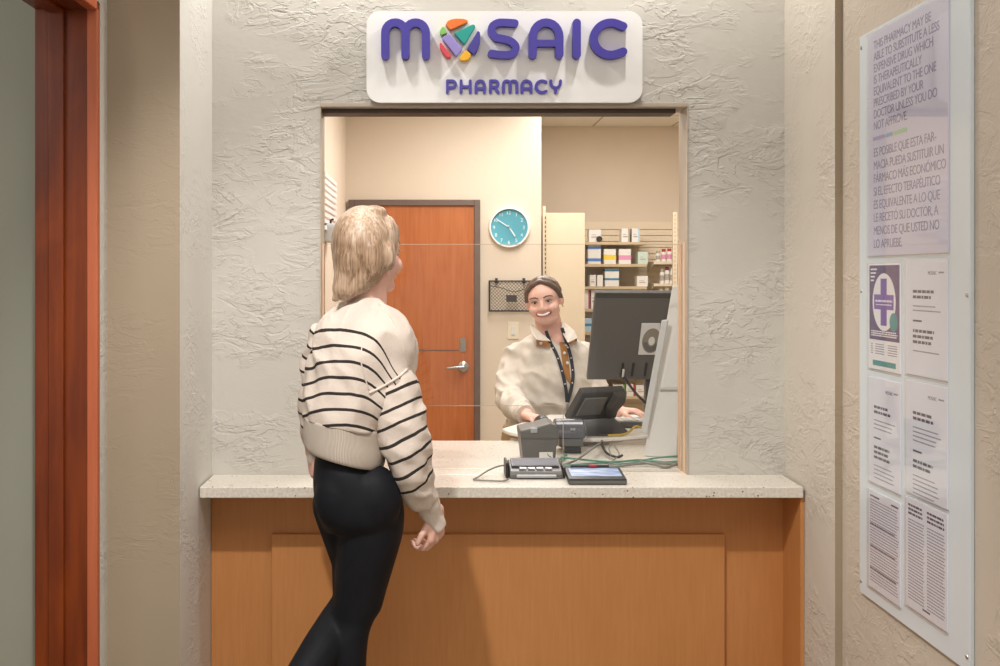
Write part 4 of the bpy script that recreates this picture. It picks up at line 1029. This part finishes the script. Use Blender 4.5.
# ---- customer
hm = Matrix.Translation(W(369, 253)) @ Matrix.Rotation(math.radians(139), 4, 'Z')
KH = .93
mb = MB(); head_parts(mb, hm, KH)
mb.cap(W(368, 275, .0), W(365, 312, .0), .052, .056)
tor = [(300, 351, 379, 0, .05), (312, 342, 388, 0, .06), (330, 332, 396, 0, .08), (370, 326, 390, 0, .095), (420, 324, 376, .0, .09), (450, 323, 376, .0, .09), (480, 323, 386, 0, .105), (515, 328, 394, 0, .105), (528, 334, 392, 0, .085)]
loft_px(mb, rows_interp(tor), 2.86)
legR = [W(370, 505), W(367, 545), W(357, 608), W(348, 650), W(350, 690), W(350, 830)]
kneeL = W(352, 604, .05)
legL = [W(346, 505), W(352, 555, .03), kneeL, W(322, 648, -.06), W(296, 690, -.14), W(262, 745, -.24)]
mb.chain(legR, [.070, .062, .040, .036, .036, .030]); mb.chain(legL, [.068, .044, .034, .034, .034, .028])
armR = [W(390, 342, -.0), W(400, 405, -.04), W(409, 455, -.03), W(431, 508, .02)]
armL = [W(328, 340, .06), W(312, 400, .10), W(313, 452, .16)]
mb.chain(armR, [.040, .038, .034, .026]); mb.chain(armL, [.03, .028, .022])
hand_parts(mb, W(436, 510, .03), (.0, .06, -1), (.85, -.5, .1), 1, (42, 56, 40), .90, 5)
hand_parts(mb, W(313, 446, .17), (.02, .1, -1), (-.8, -.3, .0), -1, (38, 52, 40), .92, 4)
mb.cap(W(350, 845), W(356, 858, .12), .035, .03)
mb.cap(W(262, 745, -.24), W(262, 790, -.20), .032, .028)
person = place('person', remesh(mb, .0045, 4), 'skin', smooth=180)
tag(person, 'woman walking past the counter, back turned, in a striped sweater and black leggings', 'person')
face_details(hm, KH, person, 0.0, 'hair_blonde')
# hair
mb = MB()
mb.ell(W(363, 244, .0), (32.5 / sW, .108, 39 / sW)); mb.ell(W(346, 250, .02), (14.5 / sW, .07, 32 / sW)); mb.ell(W(384, 234, .03), (14.5 / sW, .07, 20 / sW)); mb.ell(W(374, 212.5, -.01), (13 / sW, .045, 7.5 / sW))
mb.ell(W(352, 262, -.03), (19 / sW, .075, 30 / sW)); mb.ell(W(372, 256, -.06), (14 / sW, .05, 30 / sW)); mb.ell(W(389, 238, .0), (9.5 / sW, .055, 22 / sW))
mb.cap(W(352, 270, -.05), W(345, 288, -.06), 18 / sW, 13 / sW); mb.cap(W(345, 284, -.06), W(335, 299, -.07), 11 / sW, 3.5 / sW)
mb.cap(W(366, 272, -.06), W(352, 291, -.075), 13 / sW, 7 / sW); mb.cap(W(374, 276, -.05), W(362, 290, -.065), 8 / sW, 5 / sW)
mb.cap(W(345, 255, .05), W(344, 285, .03), 12 / sW, 6 / sW)
mb.cap(W(393, 230, .03), W(396, 256, .04), 6.5 / sW, 3.2 / sW); mb.cap(W(386, 240, -.02), W(384, 268, -.02), 8 / sW, 4 / sW)
for s_ in (-1, 1):
    q = hm @ (Vector((s_ * .080, .006, -.010)) * KH); mb.ell(q, (.020, .030, .040))
place('hair', remesh(mb, .0045, 6), 'hair_blonde', person, smooth=180)
# sweater torso
def strv(x, y):
    d = 0
    if x > 350: t = (x - 350) / 50; d = 26 * t * t + 20 * t ** 4
    if x < 338: t = (338 - x) / 36; d = 14 * t * t
    f = (y - 328) / 15
    return (y - d - 328) / 15.0
rows = [(296, 350, 381, .005, .052, .10), (303, 345, 387, .0, .066, .06), (306, 339, 393, 0, .075, .04), (313, 329, 402, 0, .09), (322, 321, 409, 0, .105), (334, 315, 414, 0, .118), (350, 311, 417, 0, .128, .02), (370, 307, 414, 0, .135, .04), (394, 305, 402, 0, .138, .06), (412, 304.5, 390, 0, .138, .12), (422, 304.5, 384, 0, .135, .18)]
mb = MB(); loft_px(mb, rows_interp(rows, 9), 2.86, 96, 2.25, strv)
sw_ = part('sweater', mb, 'knit_striped', person, smooth=180, label='cream sweater with thin dark stripes'); folds(sw_, .011, (9, 9, 7), 3.1)
rows = [(421, 304.5, 384, 0, .135, .18), (432, 304, 384, 0, .134, .22), (444, 304, 386, 0, .134, .25), (455, 305, 384, 0, .131, .27), (456, 308, 381, 0, .122, .27)]
mb = MB(); loft_px(mb, rows_interp(rows, 3), 2.86, 56, 2.25, lambda x, y: 50)
part('hem_band', mb, 'knit_rib', sw_, smooth=180)
part('collar', MB().rings([[p for p in r] for r in (lambda m: [m.v[i * 40:(i + 1) * 40] for i in range(len(m.v) // 40)])(loft_px(MB(), rows_interp([(304, 347, 386, .0, .064, .08), (298, 349, 383, .003, .058, .10), (293, 350, 381, .008, .055, .12), (294, 352, 379, .008, .050, .12)], 3), 2.86, 40, 2.1))], 0, False), 'knit_plain', sw_, smooth=180)
def sleeve(pts, rads, n, name, mat, off, slope=0.0, squash=.85, par=None):
    n *= 2; path = smoothpath(pts, n); rr = lerpr(rads, n)
    m_ = MB().tube(path, rr, 36, 0, True, squash, (0, -1, 0), 14.3 / sW)
    cen = [sum((m_.v[i * 36 + q] for q in range(36)), Vector()) / 36 for i in range(len(m_.v) // 36)]
    m_.uv = [(u * 3, v + off + slope * (m_.v[i].x - cen[i // 36].x) * sW / 14.3) for i, (u, v) in enumerate(m_.uv)]
    o = part(name, m_, mat, par or sw_, smooth=180); folds(o, .009 if name == 'sleeve' else .003, (11, 11, 13), 7.7); return o
sp = [W(386, 362, -.015), W(398, 388, -.03), W(404, 412, -.04), (0, 0, 0), (0, 0, 0)]
sp = [W(388, 368, -.015), W(394, 388, -.03), W(399.5, 414, -.04), W(404.5, 440, -.045), W(411, 466, -.035), W(418.5, 488, -.01), W(425, 500, .008)]
sleeve(sp, [25 / sW, 29.5 / sW, 30.5 / sW, 29.5 / sW, 26.5 / sW, 22 / sW, 16 / sW], 6, 'sleeve', 'knit_sleeve', -.85, .22)
sleeve([W(418, 487, -.0), W(426.5, 502, .012), W(432.5, 516, .025), W(437.5, 527.5, .034)], [17.5 / sW, 15 / sW, 12.6 / sW, 10.8 / sW], 5, 'cuff', 'knit_plain', 200)
sleeve([W(324, 330, .03), W(314, 362, .06), W(310, 400, .08), W(311, 430, .12), W(314, 450, .15)], [15 / sW, 15 / sW, 13.5 / sW, 12 / sW, 8 / sW], 6, 'sleeve', 'knit_sleeve', -.2)
sleeve([W(313, 444, .14), W(313, 454, .155), W(313, 460, .165)], [9.5 / sW, 7.5 / sW, 7 / sW], 4, 'cuff', 'knit_plain', 200)
sweat = BVHTree.FromObject(sw_, bpy.context.evaluated_depsgraph_get()) if False else None
def bvh_of(o):
    bpy.context.view_layer.update(); off = origin(o)
    return BVHTree.FromPolygons([v.co + off for v in o.data.vertices], [tuple(p.vertices) for p in o.data.polygons])
def on_surface(bv, px, py, lift=.002):
    d = P(px, py, 1) - Vector((0, 0, H)); hit = bv.ray_cast(Vector((0, 0, H)), d.normalized())
    return None if hit[0] is None else hit[0] - d.normalized() * lift
bv = bvh_of(sw_)
def surf_tube(bv, pts, r, name, mat, par, lift=.001, n=6):
    pp_ = [on_surface(bv, a, b_, lift) for a, b_ in pts]; pp_ = [p for p in pp_ if p]
    return part(name, MB().tube(smoothpath(pp_, n), r, 8), mat, par, smooth=180)
slv = [c for c in sw_.children if c.name.startswith('sleeve')][0]
bv2 = bvh_of(slv)
surf_tube(bv, [(369, 393), (380, 388), (392, 381), (401, 375), (407, 369)], .0034, 'shoulder_seam', 'knit_plain', sw_, .0012)
surf_tube(bv, [(378, 303), (390, 315), (399, 332), (404, 350), (409, 366)], .0024, 'raglan_seam', 'knit_plain', sw_, .0)
surf_tube(bv, [(362, 345), (361, 360), (364, 375), (369, 390)], .0018, 'raglan_seam', 'knit_plain', sw_, .0)
# leggings
mb = MB()
pel = [(436, 320, 372, 0, .095, .2), (455, 316.5, 376, 0, .105, .2), (468, 314.5, 384, 0, .118, .1), (480, 313.5, 394, 0, .125), (497, 315, 402, 0, .130), (515, 319, 404, 0, .125), (528, 325, 403, 0, .10)]
loft_px(mb, rows_interp(pel, 4), 2.86)
mb.ell(W(337, 497, -.065), (22 / sW, .062, 33 / sW)); mb.ell(W(374, 499, -.065), (27 / sW, .066, 34 / sW))
stance = [(508, 338, 404.5, 0, .11), (530, 336, 403.5, 0, .105), (550, 336, 398.5, 0, .098), (570, 335.5, 392.5, 0, .09), (590, 334.5, 386.5, 0, .08), (608, 333, 381.5, 0, .072), (618, 331.5, 375, -.002, .066), (632, 329.5, 369.5, -.008, .066), (652, 328, 367, -.012, .066), (675, 328, 366, -.012, .064), (720, 331, 363, -.005, .055), (770, 337, 359, 0, .042), (835, 340, 358, 0, .038)]
loft_px(mb, rows_interp(stance, 4), 2.86)
trail = [W(344, 505, .01), W(357, 560, .03), W(354, 602, .04), W(338, 624, .01), W(321, 650, -.06), W(300, 684, -.13), W(262, 745, -.24)]
mb.chain(trail, [.084, .068, .056, .054, .053, .049, .035])
place('leggings', remesh(mb, .006, 5), 'legging', person, smooth=180, label='black leggings')
for cc in ((W(350, 850), W(357, 860, .14)), (W(262, 752, -.25), W(262, 796, -.19))):
    a, b_ = cc; m_ = MB().cap(a, b_, .047, .042); m_.cap(a + Vector((0, .02, -.012)), b_ + Vector((0, .01, -.012)), .044, .043)
    place('shoe', remesh(m_, .006, 3), 'shoe_white', person, smooth=180)

# ---- pharmacist
ED_ = 5.0; sE = F / ED_
KE = .93
hm = Matrix.Translation(P(544.0, 300.2, 4.92)) @ Matrix.Rotation(math.radians(-9), 4, 'Y') @ Matrix.Rotation(math.radians(-14), 4, 'Z') @ Matrix.Rotation(math.radians(5), 4, 'X') @ Matrix.Diagonal((1.07, 1.0, .90, 1))
mb = MB(); head_parts(mb, hm, KE, 1.0)
mb.ell(hm @ Vector((0, -.03, -.09)), (.05, .05, .028), hm)
mb.cap(P(547, 316, 4.98), P(552, 344, 4.995), .058, .066); mb.ell(P(556, 346, 4.95), (.075, .05, .06))
torE = [(336, 534, 568, .0, .07), (345, 522, 575, 0, .095), (360, 519, 580, 0, .105), (385, 517, 582, 0, .11), (410, 515, 581, 0, .11), (440, 506, 590, 0, .13), (470, 503, 594, 0, .135), (500, 506, 592, 0, .12)]
loft_px(mb, rows_interp(torE), ED_)
sh_r, el_r, wr_r = P(516, 356, 5.0), P(508, 402, 4.86), P(527, 415.5, 4.45)
sh_l, el_l, wr_l = P(580, 358, 5.02), P(596, 398, 4.95), P(618, 410.5, 4.42)
mb.chain([sh_r, el_r, wr_r], [.036, .036, .028]); mb.chain([sh_l, el_l, wr_l], [.036, .036, .028])
hand_parts(mb, P(527.5, 415.7, 4.43), (.50, -1, -.02), (.1, .1, 1), -1, (14, 26, 18), .95, 7)
hand_parts(mb, P(619.5, 410.0, 4.42), (.75, -.60, -.02), (.1, .1, 1), 1, (16, 24, 16), .95, 7)
for s_, hx in ((1, 527), (1, 571)):
    mb.chain([P(hx, 496, 5.02), Vector((P(hx, 0, 5.0).x, 4.98, .50)), Vector((P(hx, 0, 5.0).x, 5.03, .09))], [.085, .055, .035])
    mb.cap((P(hx, 0, 5.0).x, 5.02, .04), (P(hx, 0, 5.0).x, 4.90, .035), .036, .033)
ph = place('person', remesh(mb, .0042, 3), 'skin', smooth=180)
tag(ph, 'smiling woman behind the glass in a cream fleece with tan placket, hand on mouse', 'person')
face_details(hm, KE, ph, 1.0)
# hair pulled back
mb = MB()
X = lambda x, y, z: hm @ (Vector((x, y, z)) * KE)
mb.ell(X(0, .030, .040), (.081 * KE, .090 * KE, .090 * KE), hm)
for s_ in (-1, 1):
    mb.chain([X(s_ * .004, -.046, .108), X(s_ * .036, -.050, .094), X(s_ * .064, -.034, .062), X(s_ * .076, -.006, .018), X(s_ * .077, .020, -.022)], [.011 * KE, .012 * KE, .013 * KE, .013 * KE, .012 * KE])
    mb.chain([X(s_ * .008, -.022, .114), X(s_ * .052, -.014, .090), X(s_ * .075, .004, .045)], [.015 * KE] * 3)
mb.ell(X(0, .135, .02), (.042 * KE, .04 * KE, .042 * KE), hm)
place('hair', remesh(mb, .0042, 14), 'hair_brown', ph, smooth=180)
part('earring', MB().ell(X(.080, .0, -.045), .004), 'gold_pin', ph, smooth=180)
# trousers
mb = MB(); loft_px(mb, rows_interp([(425, 503, 593, 0, .14), (460, 499, 598, 0, .15), (490, 500, 598, 0, .15), (515, 503, 594, 0, .13)]), ED_)
for hx in (527, 571): mb.chain([P(hx, 500, 5.02), Vector((P(hx, 0, 5.0).x, 4.98, .50)), Vector((P(hx, 0, 5.0).x, 5.03, .08))], [.098, .075, .065])
place('trousers', remesh(mb, .008, 4), 'khaki_fabric', ph, smooth=180)
for hx in (527, 571):
    x = P(hx, 0, 5.0).x; m_ = MB().cap((x, 5.03, .045), (x, 4.90, .04), .045, .04); place('shoe', remesh(m_, .007, 2), 'card_dark', ph, smooth=180)
# fleece
mb = MB()
fl = [(333, 536, 566, .0, .075), (338, 525, 574, 0, .09), (345, 514, 583, 0, .115), (354, 508, 589, 0, .135), (370, 506, 592, 0, .15), (390, 506, 592, -.005, .155), (410, 508, 590, 0, .15), (430, 505, 592, 0, .152), (447, 503, 593, 0, .15)]
loft_px(mb, rows_interp(fl), ED_)
mb.ell(P(550, 380, 4.915), (.155, .075, .12))
mb.chain([P(517, 357, 5.0), P(510, 382, 4.94), P(510, 400, 4.86)], [.068, .066, .062]); mb.chain([P(510, 400, 4.86), P(515, 406, 4.68), P(524, 413.5, 4.50)], [.064, .056, .043])
mb.chain([P(583, 356, 5.02), P(593, 380, 5.0), P(597, 398, 4.95)], [.066, .062, .058]); mb.chain([P(597, 398, 4.95), P(613, 409.5, 4.50)], [.056, .040])
fle = place('fleece', remesh(mb, .007, 6), 'fleece', ph, smooth=180, label='cream fleece pullover'); folds(fle, .013, (8, 8, 8), 1.3)
def cut_front(o, poly, dmax):
    """open a neckline: remove the cloth inside a px outline on the near side"""
    off = origin(o); bm = bmesh.new(); bm.from_mesh(o.data); kill = []
    def inside(x, y):
        c = False
        for (x0, y0), (x1, y1) in zip(poly, poly[1:] + poly[:1]):
            if (y0 > y) != (y1 > y) and x < (x1 - x0) * (y - y0) / (y1 - y0) + x0: c = not c
        return c
    for f in bm.faces:
        p = f.calc_center_median() + off
        if p.y < dmax and inside(CX + p.x * F / p.y, CY - (p.z - H) * F / p.y): kill.append(f)
    bmesh.ops.delete(bm, geom=kill, context='FACES'); bm.to_mesh(o.data); bm.free()
part('cuff', MB().tube([P(522.8, 412.3, 4.53), P(526, 415, 4.46)], [.045, .040], 20), 'fleece', fle, smooth=60)
part('cuff', MB().tube([P(611, 409, 4.53), P(615, 410.2, 4.47)], [.043, .038], 20), 'fleece', fle, smooth=60)
bvf = bvh_of(fle)
def ribbon(bv, quad, lift, name, mat, par, nu=4, nv=8, th=.004, label=None):
    """four px corners (tl,tr,br,bl) draped on a surface"""
    g = []
    for j in range(nv + 1):
        row = []
        for i in range(nu + 1):
            u, v = i / nu, j / nv
            px = (quad[0][0] * (1 - u) + quad[1][0] * u) * (1 - v) + (quad[3][0] * (1 - u) + quad[2][0] * u) * v
            py = (quad[0][1] * (1 - u) + quad[1][1] * u) * (1 - v) + (quad[3][1] * (1 - u) + quad[2][1] * u) * v
            p = on_surface(bv, px, py, lift); row.append(p if p else P(px, py, 4.86))
        g.append(row)
    n_ = (nu + 1) * (nv + 1); fl_ = [p for r in g for p in r]; bk_ = [p + Vector((0, th, 0)) for p in fl_]; fs = []
    ix = lambda i, j: j * (nu + 1) + i
    for j in range(nv):
        for i in range(nu):
            a = (ix(i, j), ix(i + 1, j), ix(i + 1, j + 1), ix(i, j + 1)); fs.append(a); fs.append(tuple(q + n_ for q in a[::-1]))
    edge = [ix(i, 0) for i in range(nu + 1)] + [ix(nu, j) for j in range(1, nv + 1)] + [ix(i, nv) for i in range(nu - 1, -1, -1)] + [ix(0, j) for j in range(nv - 1, 0, -1)]
    for a, b_ in zip(edge, edge[1:] + edge[:1]): fs.append((b_, a, a + n_, b_ + n_))
    return part(name, MB().add(fl_ + bk_, fs), mat, par, smooth=60, label=label)
ribbon(bvf, [(559.5, 342), (566.5, 342), (571.5, 386), (564.5, 377)], .004, 'placket', 'tan_fabric', fle, label='tan placket')
ribbon(bvf, [(536.5, 338.5), (551.5, 341.5), (550, 347), (536.5, 346)], .016, 'collar_trim', 'tan_fabric', fle, 4, 3)
ribbon(bvf, [(568, 340), (577, 336.5), (577.2, 341), (569, 344.5)], .016, 'collar_trim', 'tan_fabric', fle, 4, 3)
for a, b_ in ((541, 343.3), (564.5, 353), (567.5, 363)):
    q = on_surface(bvf, a, b_, .010 if b_ > 345 else .020); part('button', MB().ell(q, (.007, .004, .007)), 'label_white', fle, smooth=180)
# stand-up collar flaps
def flap(pts, th, name):
    a = [P(*p) for p in pts]; return part(name, MB().rings([a, [p + Vector((0, th, 0)) for p in a]]), 'fleece', fle, bevel=.004)
flap([(529.5, 323, 4.93), (534, 325, 4.88), (541, 333, 4.83), (551.5, 341.5, 4.80), (537, 340, 4.82), (531, 334, 4.86)], .02, 'collar')
flap([(561.5, 322, 4.95), (566, 323.5, 4.95), (574, 331, 4.88), (578, 338, 4.85), (568, 343, 4.82), (563, 334, 4.86)], .02, 'collar')
part('collar', MB().rings(loft_px(MB(), [(338, 531, 573, .01, .085, 0), (328, 531, 567, .02, .075, 0)], ED_, 40).v and [loft_px(MB(), [(338, 531, 573, .01, .085, 0), (328, 531, 567, .02, .075, 0)], ED_, 40).v[k * 40:(k + 1) * 40] for k in (0, 1)], 0, False), 'fleece', fle, smooth=180)
# neck insert (open collar shows skin), lanyard
cut_front(fle, [(544, 325), (568, 325), (565.5, 343), (562.5, 348), (559, 345), (551, 339)], 5.0)
ln = part('lanyard', MB().tube(smoothpath([P(546, 331, 4.845)] + [on_surface(bvf, a, b_, .012) for a, b_ in ((551, 344), (556, 353), (560, 364), (563.5, 377), (566, 390), (567, 402))], 6), .0075, 8, squash=.4, up=(1, 0, 0)), 'lanyard_fabric', ph, smooth=60)
ln2 = part('lanyard', MB().tube(smoothpath([P(562, 328, 4.86)] + [on_surface(bvf, a, b_, .012) for a, b_ in ((566.5, 343), (569.5, 352), (572, 364), (573, 376), (571, 390), (567.5, 402))], 6), .0075, 8, squash=.4, up=(1, 0, 0)), 'lanyard_fabric', ph, smooth=60)
for L_, pts in ((ln, ((553, 348), (558, 358.5), (562, 371), (565, 384))), (ln2, ((568, 347.5), (571, 358), (572.6, 370), (572.3, 383)))):
    for a, b_ in pts:
        part('dot', MB().ell(on_surface(bvf, a, b_, .020), .0032, seg=8, rg=6), 'label_white', L_, smooth=180)
q = on_surface(bvf, 567.5, 404, .012)
if q: part('badge_clip', MB().box((q.x - .006, q.y - .003, q.z - .03), (q.x + .006, q.y + .003, q.z)), 'steel', ln)
# ------------------------------------------------------------------ lights, world, camera
def lamp(name, kind, loc, power, col, target=None, **kw):
    l = bpy.data.lights.new(name, kind); l.energy = power; l.color = col
    for k, v in kw.items(): setattr(l, k, v)
    o = bpy.data.objects.new(name, l); COL.objects.link(o); o.location = loc
    if target is not None: o.rotation_euler = (Vector(target) - Vector(loc)).to_track_quat('-Z', 'Y').to_euler()
    return o
neutral, inner = (1, .965, .92), (1, .965, .93)
for nm, x, sz in (('downlight_a', -.33, 128), ('downlight_b', .60, 155)):
    lamp(nm, 'SPOT', (x, WY - .27, CEIL - .02), 25, neutral, (x, WY - .14, 0), spot_size=math.radians(sz), spot_blend=.5, shadow_soft_size=.025)
lamp('downlight_c', 'SPOT', (-.45, 1.45, CEIL - .02), 160, neutral, (.15, 3.3, .3), spot_size=math.radians(70), spot_blend=.6, shadow_soft_size=.04)
lamp('corridor_fill', 'AREA', (.1, 0.9, CEIL - .02), 26, neutral, (.1, 0.9, 0), shape='RECTANGLE', size=1.4, size_y=1.6)  # soft fill added under the corridor ceiling, stands for no fixture
lamp('pharmacist_fill', 'AREA', (.35, 4.35, ICEIL - .01), 21, inner, (.35, 4.35, 0), shape='RECTANGLE', size=1.2, size_y=.6)  # front light added over the counter to brighten the pharmacist's face
lamp('troffer_b', 'AREA', (.4, 5.9, ICEIL - .01), 34, inner, (.5, 5.9, 0), shape='RECTANGLE', size=1.2, size_y=.6)
lamp('troffer_c', 'AREA', (1.3, 7.0, ICEIL - .01), 25, inner, (1.3, 7.0, 0), shape='RECTANGLE', size=1.2, size_y=.6)
lamp('side_room_light', 'POINT', (-2.0, 1.6, 2.3), 18, neutral, shadow_soft_size=.3)
W_ = bpy.data.worlds.new('world'); S.world = W_; W_.use_nodes = True
bg = W_.node_tree.nodes['Background']; bg.inputs[0].default_value = (1, .98, .96, 1); bg.inputs[1].default_value = 0.72
cam = bpy.data.cameras.new('camera'); co = bpy.data.objects.new('camera', cam); COL.objects.link(co)
co.location = (0, 0, H); co.rotation_euler = (PI / 2, 0, 0)
cam.sensor_width = 36; cam.lens = F / 1000 * 36; cam.shift_x = (500 - CX) / 1000; cam.shift_y = -(333 - CY) / 1000; cam.clip_start = .02
S.camera = co
S.view_settings.view_transform = 'Standard'; S.view_settings.look = 'None'; S.view_settings.gamma = 1; S.view_settings.exposure = 0.0; S.view_settings.use_curve_mapping = False
try: S.cycles.use_denoising = True
except Exception: pass
S.cycles.max_bounces = 8; S.cycles.transparent_max_bounces = 24; S.cycles.caustics_reflective = False; S.cycles.caustics_refractive = False
